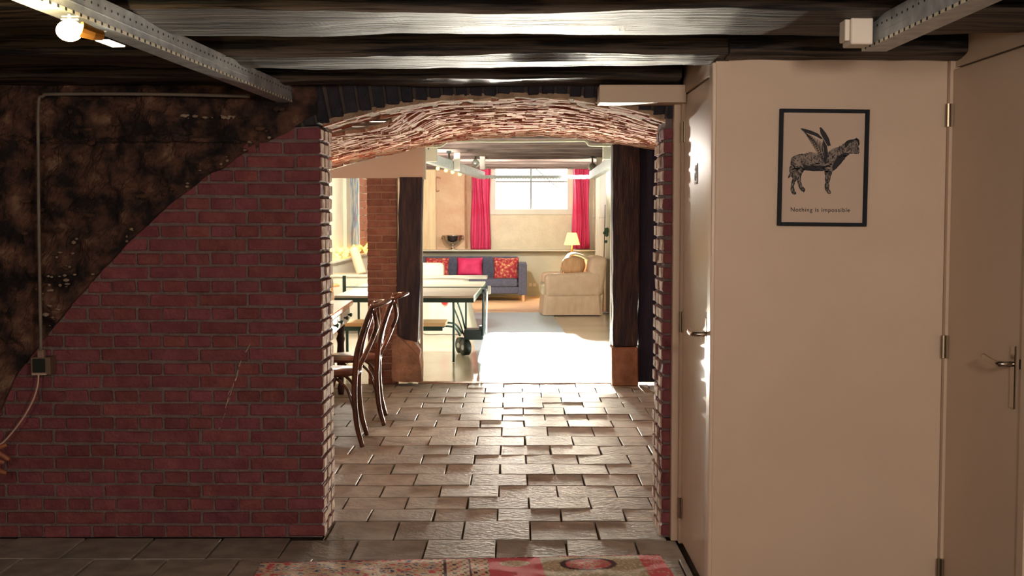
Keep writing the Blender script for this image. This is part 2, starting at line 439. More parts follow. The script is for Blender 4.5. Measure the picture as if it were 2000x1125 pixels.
# ------------------------------------------------------------------ arch ring of soldier bricks
ring_px = [(540, 262), (575, 254), (600, 250), (628, 243), (700, 222), (790, 203), (870, 192), (1000, 187), (1100, 189), (1170, 198), (1240, 212), (1293, 229), (1330, 242)]
ring = [(at(x, y, YW).x, at(x, y, YW).z) for x, y in ring_px]
arch = thing('arch', None, None, kind='structure')
x = at(566, 200, YW).x
zt = 2.12
while x < at(1322, 200, YW).x:
    w = random.uniform(.046, .053)
    zb = interp(ring, x+w/2)+random.uniform(.004, .014)
    tilt = (x+w/2-.04)*.22
    bm = B(); vs = box(bm, -w/2, -.165, 0, w/2, .165, zt-zb, bevel=.004)
    for v in bm.verts: v.co.x += v.co.z*tilt*1.0; v.co += Vector([random.uniform(-.003, .003) for _ in range(3)])
    obj('brick', bm, SOOT, arch, loc=(x+w/2, YW+.165+random.uniform(-.004, .004), zb)); x += w+.0125
bm = B()
x0, x1 = at(628, 0, YW).x, at(1300, 0, YW).x
N = 70
poly = []
up = []; lo = []
for i in range(N+1):
    x = x0+(x1-x0)*i/N; z = interp(ring, x)
    lo.append((x, z-.006+noise.noise(Vector((x*16, 3, 0)))*.010)); up.append((x, z+.016))
for i in range(N):
    prism(bm, [lo[i], lo[i+1], up[i+1], up[i]], 'y', YW+.008+random.uniform(-.006, .006), YJ+random.uniform(-.01, .01))
obj('lime_lining', bm, mat('lime_lining', '8a7462', 'b39c84', 16, .95, bump=.8, bscale=60), arch)
bm = B(); 
for i in range(40):
    a = at(560, 0, YW).x+(at(1325, 0, YW).x-at(560, 0, YW).x)*i/40; b = at(560, 0, YW).x+(at(1325, 0, YW).x-at(560, 0, YW).x)*(i+1)/40
    prism(bm, [(a, interp(ring, a)+.012), (b, interp(ring, b)+.012), (b, 2.12), (a, 2.12)], 'y', YW+.012, YJ-.01)
obj('mortar_bed', bm, mat('ring_joint', '3a3432', '4a423e', 20, .9), arch)

# ------------------------------------------------------------------ barrel vault over the passage
vf_px = [(640, 266), (650, 262), (700, 257), (745, 250), (775, 236), (800, 208), (870, 196), (1000, 191), (1100, 193), (1170, 202), (1240, 216), (1290, 232)]
vr_px = [(640, 331), (700, 313), (780, 297), (860, 280), (950, 268), (1040, 265), (1130, 270), (1200, 280), (1283, 292)]
vf = [(at(x, y, YJ+.08).x, at(x, y, YJ+.08).z) for x, y in vf_px]
vr = [(at(x, y, YP-.15).x, at(x, y, YP-.15).z) for x, y in vr_px]
def vz(x, y):
    if y < YJ+.02: return interp(ring, x)-.004
    t = (y-YJ-.08)/(YP-.15-YJ-.08)
    zf = interp(vf, x)
    if x < vf[0][0]: zf = vf[0][1]-.28*(vf[0][0]-x)
    if x > vf[-1][0]: zf = vf[-1][1]-.24*(x-vf[-1][0])
    zr = interp(vr, x)
    t = max(0, min(1, t)); return zf*(1-t)+zr*t
vault = thing('vault', None, None, kind='structure')
bm = B(); NX, NY = 90, 60
grid = []
for j in range(NY+1):
    y = YJ+.06+(YP-.15-YJ-.06)*j/NY; row = []
    for i in range(NX+1):
        x = -2.15+3.6*i/NX
        row.append(bm.verts.new((x, y, vz(x, y)+.008+noise.noise(Vector((x*4, y*3, 0)))*.005)))
    grid.append(row)
for j in range(NY):
    for i in range(NX): bm.faces.new((grid[j][i], grid[j][i+1], grid[j+1][i+1], grid[j+1][i]))
ret = bmesh.ops.extrude_face_region(bm, geom=bm.faces[:])
for v in ret['geom']:
    if isinstance(v, bmesh.types.BMVert): v.co.z += .012
obj('vault_mortar', bm, mat('vault_mortar', '8a6e5c', 'b8a088', 8, .95, bump=.8, bscale=30), vault)
bm = B()
y = YW+.02; r = 0
while y < YP-.2:
    x = (-2.1 if y > YJ+.02 else JX+.01)+(r % 2)*.055
    while x < (1.38 if y > YJ+.02 else RX-.06):
        w = random.uniform(.07, .105)
        h = random.uniform(-.004, .012)
        c = [(x, y), (x+w, y), (x+w, y+.05), (x, y+.05)]
        lowv = [bm.verts.new((px+random.uniform(-.004, .004), py+random.uniform(-.004, .004), vz(px, py)-h+random.uniform(-.003, .003))) for px, py in c]
        hiv = [bm.verts.new((v.co.x, v.co.y, v.co.z+.016)) for v in lowv]
        bm.faces.new(lowv); 
        for q in range(4): bm.faces.new((lowv[q], hiv[q], hiv[(q+1) % 4], lowv[(q+1) % 4]))
        x += .112
    y += .064; r += 1
vb = obj('vault_brick', bm, BRICKL, vault); vb['kind'] = 'stuff'
VB = mat('vault_brick_face', '9c4e38', 'd4b698', 5.5, .85, bump=.8, bscale=60, ramp=(.40, .60), stretch=(1, 2.5, 1), detail=12); vb.data.materials[0] = VB

# ------------------------------------------------------------------ old rubble masonry above the brick infill
rb = thing('wall_rubble', None, None, kind='structure')
bm = B()
NXr, NZr = 170, 110
xa, xb = -2.75, at(622, 300, YW).x
gridr = []
lower = [(at(x, y, YW-.05).x, at(x, y, YW-.05).z) for x, y in [(-60, 1000), (-10, 815), (25, 735), (90, 650), (180, 545), (290, 430), (400, 343), (470, 300), (520, 276), (560, 256), (600, 230), (640, 200)]]
for i in range(NXr+1):
    x = xa+(xb-xa)*i/NXr; zb = max(.0, interp(lower, x)) + noise.noise(Vector((x*9, 0, 1)))*.02
    zb = min(zb, 2.0); col = []
    for j in range(NZr+1):
        t = j/NZr; z = zb+(2.2-zb)*t
        n1 = noise.fractal(Vector((x*3, z*3.2, 4)), 1, 2, 5); n2 = noise.fractal(Vector((x*11, z*11, 9)), 1, 2, 4)
        proud = .05+.06*n1+.05*n2
        # ledges of old courses
        if 1.78 < z < 1.80+.03*n1: proud += .03
        fade = min(1, max(0, (x-xa)/(xb-xa)*-4+4))
        edge = min(1, t*14)
        col.append(bm.verts.new((x, YW-max(.004, proud*(.4+.6*edge))*(.15+.85*fade), z)))
    gridr.append(col)
for i in range(NXr):
    for j in range(NZr): bm.faces.new((gridr[i][j], gridr[i+1][j], gridr[i+1][j+1], gridr[i][j+1]))
# return edge into the wall
back = [bm.verts.new((c[0].co.x, YW+.1, c[0].co.z+.01)) for c in gridr]
for i in range(NXr): bm.faces.new((gridr[i][0], back[i], back[i+1], gridr[i+1][0]))
obj('rubble_face', bm, RUBBLE, rb, smooth=False)
bm = B()
random.seed(11)
STN = mat('rubble_stone', '33221c', '5a4030', 9, .95, bump=.8, bscale=30)
for k in range(170):
    px = random.uniform(0, 560); py = random.uniform(200, 780)
    p = at(px, py, YW-.08)
    if p.z < interp(lower, p.x)+.03 or p.z > 2.0: continue
    rr = random.uniform(.004, .016)
    bmesh.ops.create_icosphere(bm, subdivisions=1, radius=rr, matrix=Matrix.Translation(p+Vector((0, .01, 0))) @ Matrix.Diagonal((random.uniform(.8, 2), .6, random.uniform(.6, 1.2), 1)))
o = obj('rubble_stone', bm, STN, rb); o['kind'] = 'stuff'
bm = B()
for k in range(70):
    if k < 34: px = random.uniform(75, 150); py = 650-(px-90)*1.0 - random.uniform(5, 130)
    elif k < 55: px = random.uniform(330, 460); py = 228+random.uniform(-3, 3)
    else: px = random.uniform(150, 560); py = interp(lower, 0)*0+interp([(0, 800), (90, 650), (180, 545), (290, 430), (400, 343), (520, 276), (560, 256)], px)-random.uniform(3, 20)
    p = at(px, py, YW-.085)
    bmesh.ops.create_icosphere(bm, subdivisions=1, radius=random.uniform(.003, .010), matrix=Matrix.Translation(p) @ Matrix.Diagonal((random.uniform(.8, 1.8), .5, random.uniform(.5, 1), 1)))
o = obj('pale_crumb', bm, mat('dull_lime', '7a6a5a', '9a8a78', 20, .95), rb); o['kind'] = 'stuff'

# ------------------------------------------------------------------ ceiling beams
def beam(y0, y1, x0, x1, zb, zt, m=BEAM, name='ceiling_beam', nj=.016, seg=260, tl=0, tr=0):
    bm = B(); rings = []
    for i in range(seg+1):
        t = i/seg; x = x0+(x1-x0)*t
        sh = tl*(1-t)+tr*t
        ring_ = []
        prof = [(0, 0), (.25, -.003), (.5, -.004), (.75, -.003), (1, 0), (1, .3), (1, 1), (0, 1), (0, .5), (0, .15)]
        for a, h in prof:
            yy = y0+(y1-y0)*a + sh*(1 if a < .5 else .3); zz = zb+(zt-zb)*max(h, 0)+min(h, 0)*2
            d = noise.fractal(Vector((x*1.2, yy*9, zz*9)), 1, 2, 4)*nj
            d2 = noise.fractal(Vector((x*1.4+7, yy*9, zz*9)), 1, 2, 4)*nj
            ring_.append(bm.verts.new((x, yy+d, zz+(d2 if h < .9 else 0))))
        rings.append(ring_)
    n = len(rings[0])
    for A, C in zip(rings, rings[1:]):
        for j in range(n): bm.faces.new((A[j], A[(j+1) % n], C[(j+1) % n], C[j]))
    bm.faces.new(rings[0]); bm.faces.new(rings[-1][::-1])
    o = obj(name, bm, m); o['kind'] = 'structure'; return o
def ypl(py, z, px=1000):
    d = ray(px, py); return d.y*(z-1.45)/d.z
ZB = 2.035
beam(ypl(21, ZB), ypl(69, ZB), -2.7, XR+.05, ZB, 2.2, tl=.0)
beam(ypl(108, ZB), ypl(130, ZB), -2.7, .80, ZB, 2.2, tl=-.05)
beam(ypl(155, ZB), ypl(167, ZB)+.1, -2.7, .72, ZB, 2.2, tl=-.03)
beam(ypl(108, ZB)-.05, YC-.004, .78, XR+.02, ZB-.0, 2.2)
beam(ypl(-60, ZB), ypl(-10, ZB), -2.7, XR+.05, ZB, 2.2)
beam(ypl(-220, ZB), ypl(-150, ZB), -2.7, XR+.05, ZB, 2.2)
# extra closing board behind beam 1, seen dark at right
# far-room beams
for k in range(12):
    y = 11.4+.9*k
    beam(y, y+.13, -2.6, 1.5, 2.31, 2.56, BEAMU, nj=.006, seg=20)

# ------------------------------------------------------------------ steel slotted rails
def rail(name, p, q, w, h, label, slots=True, m=STEEL, side=1, pitch=.045, kind_light=False, group=None):
    """channel from p to q (bottom centre line). side=+1: holes on +x face"""
    p = Vector(p); q = Vector(q); L = (q-p).length
    ang = math.atan2(q.y-p.y, q.x-p.x)
    t = thing(name, label, 'steel rail', p, ang, group)
    pit = math.asin((q.z-p.z)/L); t.rotation_euler = (0, -pit, ang)
    bm = B(); th = .003
    box(bm, 0, -w/2, 0, L, w/2, th); box(bm, 0, -w/2, h-th, L, w/2, h)
    box(bm, 0, -w/2, th, L, -w/2+th, h-th); box(bm, 0, w/2-th, th, L, w/2, h-th)
    # rolled ribs
    for s in (-1, 1): box(bm, 0, s*(w/2)-.0015, h*.40, L, s*(w/2)+.0015, h*.43)
    obj('channel', bm, m, t)
    if slots:
        bm = B(); k = int(L/pitch); s = side
        for i in range(k):
            x = (i+.5)*pitch
            tube(bm, [(x, s*(w/2-.001), h*.68), (x, s*(w/2+.0012), h*.68)], .0038, 8)
            box(bm, x-.006+pitch/2, s*(w/2)-.001, 0.001, x+.006+pitch/2, s*(w/2)+.0012, .009)
        o = obj('hole', bm, HOLE, t); o['kind'] = 'stuff'
        bm = B()
        for i in range(k):
            x = (i+.5)*pitch
            box(bm, x-pitch*.34, s*(w/2)-.001, .0005, x+pitch*.34, s*(w/2)+.0016, .0085)  # white plate painted as light coming through a slot
        o = obj('slot_light', bm, SLOTLIGHT, t); o['kind'] = 'stuff'
    return t
zr = 1.957
pL0 = at(10, 0, 2.75); 
ra = Vector((-1.135-(2.75-1.0)*.07, 1.0, 1.965)); rb_ = Vector((-1.015+.012, 5.36, 1.957))
rail('steel_rail', ra, rb_, .066, .072, 'galvanised slotted steel rail running along the left of the ceiling', side=-1)
rail('steel_rail', (1.108, 3.72, 1.957), (1.108, .9, 1.957), .076, .08, 'galvanised slotted steel rail at the upper right above the poster', side=-1)
# mounting brackets on the beams
def bracket(px0, py0, px1, py1, Y, label):
    a = at(px0, py1, Y); b = at(px1, py0, Y)
    t = thing('mounting_bracket', label, 'bracket', (a.x, Y, a.z))
    bm = B(); box(bm, 0, 0, 0, b.x-a.x, .004, b.z-a.z); box(bm, b.x-a.x-.004, 0, 0, b.x-a.x, .05, b.z-a.z); obj('plate', bm, STEEL, t)
    bm = B(); tube(bm, [((b.x-a.x)*.4, -.004, (b.z-a.z)), ((b.x-a.x)*.4, -.004, (b.z-a.z)+.012)], .004, 8); obj('bolt', bm, STEEL, t)
bracket(280, 42, 323, 80, 4.05, 'small grey steel bracket holding the left rail under the nearest lit beam')
bracket(445, 118, 475, 152, 4.85, 'small grey steel bracket holding the left rail under the second lit beam')
# junction box on right rail
a = at(1662, 86, 3.55); b = at(1706, 22, 3.55)
t = thing('junction_box', 'cream junction box at the end of the right steel rail', 'junction box', (a.x, 3.55, a.z))
bm = B(); box(bm, 0, 0, 0, b.x-a.x, .09, b.z-a.z, bevel=.003); obj('box_body', bm, PLASTIC, t)
bm = B(); box(bm, -.014, .015, .012, 0, .075, b.z-a.z-.012, bevel=.002); obj('box_lid', bm, PLASTIC, t)
# bulb lamp at left
lb = at(136, 60, 2.98)
t = thing('bulb_lamp', 'glowing round bulb lamp fixed beside the left steel rail', 'lamp', lb)
bm = B(); bmesh.ops.create_uvsphere(bm, u_segments=20, v_segments=12, radius=.026)
for v in bm.verts: v.co.x *= 1.25
obj('bulb', bm, BULB, t, smooth=True)
bm = B(); tube(bm, [(.026, 0, .004), (.05, .02, -.004), (.066, .04, -.005)], [.02, .016, .012], 12); obj('socket', bm, BRASS, t)
bm = B(); box(bm, -.02, -.004, .026, .022, .004, .029); box(bm, -.018, -.003, .033, .024, .003, .036); tube(bm, [(0, 0, .026), (0, 0, .04)], .004, 6); obj('clip', bm, STEELL, t)
light('bulb_glow', 'POINT', lb+Vector((0, -.05, -.05)), 2.2, (1, .72, .38), shadow_soft_size=.03)
a = at(186, 80, 3.25)
t = thing('floodlight', 'small square white floodlight clipped under the left steel rail', 'lamp', a)
bm = B(); cs = [at(186, 80, 3.25)-a, at(212, 80, 3.32)-a, at(244, 92, 3.34)-a, at(220, 92.5, 3.24)-a]
lo_ = [bm.verts.new(c) for c in cs]; hi_ = [bm.verts.new(c+Vector((0, .004, .005))) for c in cs]
bm.faces.new(lo_); bm.faces.new(hi_[::-1])
for i in range(4): bm.faces.new((lo_[i], hi_[i], hi_[(i+1) % 4], lo_[(i+1) % 4]))
obj('lamp_panel', bm, mat('lit_panel', 'ffffff', rough=.4, emit='fff4e0', estr=.35), t)
bm = B(); tube(bm, [(0, 0, 0), (0, 0, .024), (.02, .03, .03)], .0015, 6); obj('bracket', bm, STEEL, t)

# ------------------------------------------------------------------ conduit, socket, cable
def cable(name, pts, r, m, label, cat, n=8):
    bm = B(); tube(bm, smooth_path(pts, 6), r, n); return tag(obj(name, bm, m, smooth=True), label, cat)
yc = YW-.15
cable('conduit_pipe', [at(488, 188, yc), at(300, 184, yc), at(110, 184, yc), at(84, 188, yc), at(75, 206, yc), at(75, 330, yc), at(76, 450, yc), at(78, 570, yc), at(80, 684, yc)], .0075, PIPEG, 'grey conduit pipe running down the dark rubble wall to the socket', 'pipe')
ys_ = YW-.095
t = thing('wall_socket', 'dark-faced power socket in a pale surround on the brick wall', 'socket', at(78, 732, ys_))
bm = B(); s = 1/437
box(bm, -18*s, 0, 0, 20*s, .07, 34*s, bevel=.003); obj('surround', bm, mat('socket_surround', '6f5a4c', rough=.5), t)
bm = B(); box(bm, -13*s, -.006, 5*s, 11*s, .0, 31*s, bevel=.002); obj('socket_face', bm, PLASTD, t)
bm = B(); box(bm, -3*s, -.01, 33*s, 9*s, .02, 50*s, bevel=.003); obj('pipe_gland', bm, mat('gland', '8f7a6c', rough=.5), t)
bm = B(); box(bm, -14*s, -.014, 0, 14*s, 0, 4*s, bevel=.001); obj('plug', bm, mat('plug_white', 'b8a090', rough=.5), t)
cable('power_cable', [at(75, 731, ys_-.012), at(74, 750, ys_-.02), at(66, 778, ys_-.03), at(48, 812, ys_-.03), at(26, 842, ys_-.03), at(6, 864, ys_-.04), at(-14, 878, ys_-.05), at(-30, 905, ys_-.06)], .0042, mat('pale_cable', 'c8a898', rough=.5), 'pale power cable drooping from the wall socket to the left edge', 'cable')
# wooden hand-like prongs at the left edge
t = thing('wooden_hand', 'reddish-brown finger-like wooden prongs at the far left edge below the cable', 'carving', at(-45, 930, 5.2))
def wl_(pts): return [at(x, y, 5.2+d)-t.location for x, y, d in pts]
for pts, r in [([(-40, 900, 0), (-15, 884, -.01), (0, 874, -.02), (13, 868, -.02)], [.016, .013, .011, .009]),
               ([(-40, 900, 0), (-15, 880, -.02), (2, 888, -.03), (18, 898, -.02)], [.016, .013, .012, .010]),
               ([(-40, 905, 0), (-18, 895, 0), (-3, 900, -.01), (9, 904, -.01)], [.016, .012, .011, .008]),
               ([(-40, 915, 0), (-14, 908, 0), (0, 920, -.01), (13, 924, -.01)], [.016, .012, .011, .009])]:
    bm = B(); tube(bm, smooth_path(wl_(pts), 4), [interp(list(enumerate(r)), i/4) for i in range(len(r)*4-3)], 10); obj('finger', bm, WOODH, t, smooth=True)
bm = B(); p0 = wl_([(-75, 905, 0)])[0]; p1 = wl_([(-38, 903, 0)])[0]; box(bm, p0.x, -.02, p0.z-.03, p1.x+.01, .02, p1.z+.035, bevel=.012, seg=2); obj('palm', bm, WOODH, t)
bm = B(); tube(bm, [(p0.x+.02, 0, p0.z), (p0.x, .02, -.2), (p0.x, .03, at(0, 1052, 5.2).z*0-t.location.z)], [.025, .02, .03], 12); obj('stand', bm, WOODH, t)

# ------------------------------------------------------------------ closet: poster wall, door_1 side, right wall and door_2
ZT = 2.032
wp = thing('wall_right', None, None, kind='structure')
bm = B(); box(bm, XC+.012, YC, 0, XR, YC+.05, ZT); obj('wall_panel', bm, PAINT, wp)
bm = B(); box(bm, XC, YC-.004, 0, XC+.016, YC+.07, ZT-.01, bevel=.003); obj('corner_post', bm, GLOSSP, wp)
bm = B(); box(bm, XC+.0, YW-.10, 0, XC+.05, YW-.0, ZT-.01, bevel=.003); obj('jamb_post', bm, PAINT, wp)
bm = B(); box(bm, XC-.028, YW-.055, 0, XC+.02, YW-.005, 1.97, bevel=.003); obj('door_stop', bm, PAINT, wp)
bm = B(); box(bm, XC+.004, YC+.05, 1.985, XC+.05, YW-.1, ZT+.1); obj('head_panel', bm, PAINT, wp)
bm = B(); box(bm, XC+.03, YC+.05, 0, XR, YW, .0); bm.free()
# header board in front of arch
a = at(1171, 200, 5.22); b = at(1333, 170, 5.22)
boxo('trim_2', PAINT, (a.x, 5.22, a.z), (XC+.01, 5.37, b.z+.01), bevel=.002, kind='structure')
# door 1
DY0, DY1 = YC+.075, YW-.105
d1 = thing('door_1', None, None, (XC+.012, DY0, 0), kind='structure')
bm = B(); box(bm, 0, 0, .012, .038, DY1-DY0, 1.98, bevel=.0025); obj('door_leaf', bm, GLOSSP, d1)
for py in (255, 632, 1000):
    z = at(1330, py, 5.2).z
    bm = B(); tube(bm, [(-.010, DY1-DY0+.004, z-.045), (-.010, DY1-DY0+.004, z+.045)], .0075, 10); box(bm, -.006, DY1-DY0-.02, z-.045, -.001, DY1-DY0+.02, z+.045); obj('hinge', bm, HINGE, d1)
zh = at(1378, 653, 4.62).z
bm = B(); box(bm, -.006, .045, zh-.12, 0, .075, zh+.065, bevel=.002); pl = obj('handle_plate', bm, CHROME, d1)
bm = B(); tube(bm, smooth_path([(0, .06, zh), (-.035, .06, zh), (-.052, .072, zh), (-.055, .11, zh-.002), (-.052, .175, zh+.002)], 4), .009, 12); obj('door_handle', bm, CHROME, d1, smooth=True)
# little dark sign on door 1
zc = at(1353, 339, 4.9).z; yc_ = 1000
yS = XC*F/(1353-1000)-DY0
bm = B()
for (u0, v0, u1, v1) in [(.78, 0, 1, 1), (0, .0, .7, .12), (0, .17, .35, .24), (.1, .82, .7, .92), (.0, .22, .12, .55), (.3, .62, .62, .8), (.15, .45, .45, .56), (.35, .28, .6, .4), (.5, .42, .7, .6), (0, .68, .25, .78)]:
    W_ = .082; box(bm, -.0025, yS+W_/2-u1*W_, zc-.042+v0*.084, -.0002, yS+W_/2-u0*W_, zc-.042+v1*.084)
obj('door_sign', bm, mat('sign_dark', '6b6048', rough=.5), d1)
# right wall
D2a, D2b = 3.79, YC-.03
wq = thing('wall_right_side', None, None, kind='structure')
bm = B(); box(bm, XR+.02, -2.8, 0, XR+.3, D2a-.012, 2.2); box(bm, XR+.0, D2a-.05, 0, XR+.05, D2a-.004, 2.2); box(bm, XR+.02, D2a-.02, 2.0, XR+.3, YC+.05, 2.2)
box(bm, XR+.002, YC-.026, 0, XR+.06, YC+.04, 2.2)
obj('wall_panel', bm, PAINT, wq)
d2 = thing('door_2', None, None, (XR+.012, D2a, 0), kind='structure')
bm = B(); box(bm, 0, 0, .012, .038, D2b-D2a, 1.992, bevel=.003); obj('door_leaf', bm, PAINT, d2)
for py in (225, 677, 1113):
    z = at(1840, py, YC-.03).z
    bm = B(); tube(bm, [(-.016, D2b-D2a+.002, z-.042), (-.016, D2b-D2a+.002, z+.042)], .0085, 10); box(bm, -.010, D2b-D2a-.012, z-.042, -.001, D2b-D2a+.014, z+.042); obj('hinge', bm, HINGE, d2)
zh = at(1975, 712, 3.85).z
yh_ = XR*F/980-D2a
bm = B(); box(bm, -.008, yh_-.018, zh-.145, 0, yh_+.018, zh+.06, bevel=.003); obj('handle_plate', bm, CHROME, d2)
bm = B(); tube(bm, smooth_path([(0, yh_, zh), (-.035, yh_, zh), (-.05, yh_+.012, zh), (-.054, yh_+.06, zh+.004), (-.052, yh_+.125, zh+.012)], 4), .009, 12); obj('door_handle', bm, CHROME, d2, smooth=True)
bm = B(); box(bm, -.002, yh_-.045, zh-.012, 0.0, yh_-.038, zh+.02); obj('key_slot', bm, HOLE, d2)
boxo('trim_3', PAINT, (XC+.03, YC-.006, 0), (XR, YC, .0+.0005), kind='structure')

# ------------------------------------------------------------------ poster
pc = at(1606, 328, YC)
po_ = thing('framed_poster', 'black-framed print of a winged ram hanging on the cream wall', 'poster', (pc.x, YC-.001, pc.z))
po_.rotation_euler = (0, .010, 0)
pw, ph = 173/2350*YC*1.0, 226/2350*YC*.999
fw = .0135
bm = B()
for (x0, z0, x1, z1) in [(-pw/2, -ph/2, -pw/2+fw, ph/2), (pw/2-fw, -ph/2, pw/2, ph/2), (-pw/2+fw, ph/2-fw, pw/2-fw, ph/2), (-pw/2+fw, -ph/2, pw/2-fw, -ph/2+fw)]:
    box(bm, x0, -.02, z0, x1, 0, z1, bevel=.001)
obj('frame', bm, FRAMEB, po_)
bm = B(); box(bm, -pw/2+fw, -.006, -ph/2+fw, pw/2-fw, -.002, ph/2-fw); paper = obj('print', bm, PAPER, po_)
# ink drawing; drawing coords from the zoomed crop (1083x1125 px for 260x270)
def dz(x, y): return ((x-525)/1083*260/2350*YC, -(y-575)/1125*270/2350*YC)
def flat(bm, pts, yy):
    vs = [bm.verts.new((dz(x, y)[0], yy, dz(x, y)[1])) for x, y in pts]
    for tri in tessellate_polygon([[Vector((x, -y, 0)) for x, y in pts]]):
        try: bm.faces.new([vs[i] for i in tri])
        except ValueError: pass
def stroke(bm, pts, w, yy):
    P = [Vector((dz(x, y)[0], 0, dz(x, y)[1])) for x, y in pts]
    s = 260/1083/2350*YC
    L_, R_ = [], []
    for i, p in enumerate(P):
        d = (P[min(i+1, len(P)-1)]-P[max(i-1, 0)]).normalized(); nrm = Vector((-d.z, 0, d.x))
        ww = w*s*.5*(1-.7*abs(2*i/(len(P)-1)-1))
        L_.append(bm.verts.new((p.x+nrm.x*ww, yy, p.z+nrm.z*ww))); R_.append(bm.verts.new((p.x-nrm.x*ww, yy, p.z-nrm.z*ww)))
    for i in range(len(P)-1): bm.faces.new((L_[i], L_[i+1], R_[i+1], R_[i]))
body = [(265, 560), (270, 500), (300, 480), (360, 465), (430, 450), (500, 460), (560, 450), (600, 420), (660, 400), (700, 375), (720, 355), (760, 345), (800, 345), (815, 370), (805, 400), (815, 440), (808, 458), (770, 455), (740, 455), (710, 480), (680, 520), (650, 560), (600, 605), (590, 640), (575, 700), (578, 745), (595, 775), (580, 785), (560, 765), (545, 735), (550, 690), (548, 640), (540, 595), (500, 600), (410, 598), (375, 590), (350, 630), (345, 680), (360, 725), (385, 755), (375, 768), (350, 755), (330, 715), (320, 665), (300, 690), (290, 730), (300, 765), (315, 785), (295, 792), (272, 770), (272, 720), (285, 660), (270, 640), (245, 660), (262, 620), (255, 590)]
bm = B(); flat(bm, body, -.0066); obj('ram_drawing', bm, INKG, po_)
bm = B()
random.seed(3)
def inside(p, poly):
    c = False; j = len(poly)-1
    for i in range(len(poly)):
        if (poly[i][1] > p[1]) != (poly[j][1] > p[1]) and p[0] < (poly[j][0]-poly[i][0])*(p[1]-poly[i][1])/(poly[j][1]-poly[i][1])+poly[i][0]: c = not c
        j = i
    return c
# outline
for i in range(len(body)):
    a, b = body[i], body[(i+1) % len(body)]
    if a[1] > 470 or a[0] > 690: stroke(bm, [a, ((a[0]+b[0])/2, (a[1]+b[1])/2), b], 9, -.0070)
k = 0
while k < 520:
    x, y = random.uniform(245, 820), random.uniform(345, 790)
    if not inside((x, y), body): continue
    k += 1
    dark = (y > 540 or x > 600 and y > 470)
    if x < 640 and y < 560 and random.random() < .35: continue
    l = random.uniform(10, 26); an = random.uniform(.9, 2.0) if not dark else random.uniform(-.5, .5)
    if y > 620: an = 1.57
    stroke(bm, [(x-l/2*math.cos(an), y-l/2*math.sin(an)), (x+3, y), (x+l/2*math.cos(an), y+l/2*math.sin(an))], 9 if dark else 6, -.0071)
flat(bm, [(360, 545), (420, 560), (500, 555), (545, 560), (545, 596), (500, 600), (410, 598), (372, 588)], -.0069)
flat(bm, [(640, 480), (700, 450), (735, 455), (700, 492), (650, 560), (605, 600), (600, 560)], -.0069)
# wings
w1 = [(335, 262), (350, 258), (420, 275), (480, 300), (520, 340), (555, 400), (565, 470), (550, 530), (510, 520), (470, 480), (440, 420), (405, 350), (370, 300)]
w2 = [(490, 250), (505, 250), (540, 290), (570, 340), (585, 395), (560, 400), (530, 350), (500, 300)]
flat(bm, [(335, 262), (350, 258), (420, 275), (480, 300), (520, 340), (505, 345), (460, 320), (400, 300), (370, 290)], -.0070)
flat(bm, w2, -.0070)
flat(bm, [(520, 340), (555, 400), (565, 470), (550, 540), (530, 530), (535, 450), (520, 390)], -.0070)
for q in range(13):
    t_ = q/12; sx, sy = 365+t_*165, 285+t_*90; ex, ey = 395+t_*120, 330+t_*190
    stroke(bm, [(sx, sy), ((sx+ex)/2+8, (sy+ey)/2), (ex, ey)], 9, -.0071)
    stroke(bm, [(ex, ey), (ex+18, ey-2), (ex+36, ey-14)], 6, -.0071)
flat(bm, [(770, 345), (790, 330), (812, 345), (818, 385), (808, 385), (800, 358), (785, 350)], -.0070)
flat(bm, [(695, 375), (720, 352), (755, 345), (770, 360), (735, 375), (715, 405), (700, 410)], -.0070)
obj('ram_linework', bm, INK, po_)
fc = bpy.data.curves.new('lettering_curve', 'FONT'); fc.body = 'Nothing is impossible'; fc.size = .0222; fc.align_x = 'CENTER'; fc.space_character = 1.13; fc.offset = .0002
fo = bpy.data.objects.new('lettering_curve', fc); COL.objects.link(fo); fo.parent = po_; fo.rotation_euler = (math.pi/2, 0, 0); fc.materials.append(INK)
x_, z_ = dz(512, 930); fo.location = (x_, -.0072, z_)
bpy.context.view_layer.update()
tm = bpy.data.meshes.new_from_object(fo); lt = bpy.data.objects.new('lettering', tm); COL.objects.link(lt)
lt.parent = po_; lt.location = fo.location; lt.rotation_euler = fo.rotation_euler; bpy.data.objects.remove(fo)

# ------------------------------------------------------------------ RUG
TL = fl(508, 1098, .012); TR = fl(1290, 1082, .012)
ux = (TR-TL).normalized(); L = (TR-TL).length; uy = Vector((-ux.y, ux.x, 0))*-1
def hsh(a, b): return (math.sin(a*127.1+b*311.7)*43758.5453) % 1
def rugcol(u, v):
    # u in metres from the left end, v in metres from the far edge
    n = noise.noise(Vector((u*75, v*110, 0))); n2 = noise.noise(Vector((u*30, v*60, 5)))+.35*noise.noise(Vector((u*9, v*14, 8)))
    rose = (.78, .14, .19); cream = (.86, .72, .56); blue = (.06, .13, .34); sage = (.50, .46, .32); dark = (.09, .05, .06)
    f = u/L
    if v < .014: return dark if n > 0 else rose
    if f < .44:
        if n2 > .25: return blue if n > -.1 else cream
        if n2 < -.32: return rose
        if n > .28: return sage
        return cream
    if f < .56:
        k = (u*22) % 1
        if abs(f-.455) < .004 or abs(f-.515) < .003: return dark
        if (int(u*70)+int(v*50)) % 3 == 0 and n > -.2: return dark if k > .5 else rose
        return cream
    uu = (f-.56)/.44
    if uu < .30:
        r = math.hypot((uu-.15)*1.3, (v-.09)*2.5)
        if r < .11: return cream if n > -.1 else sage
        return rose
    if uu < .86:
        r = math.hypot((uu-.56)*1.25, (v-.12)*2.2)
        if r < .09: return cream if n > 0 else rose
        if r < .16: return rose if n > -.1 else sage
        if r < .20: return dark
        return sage if n > -.15 else cream
    return rose if n < .35 else cream
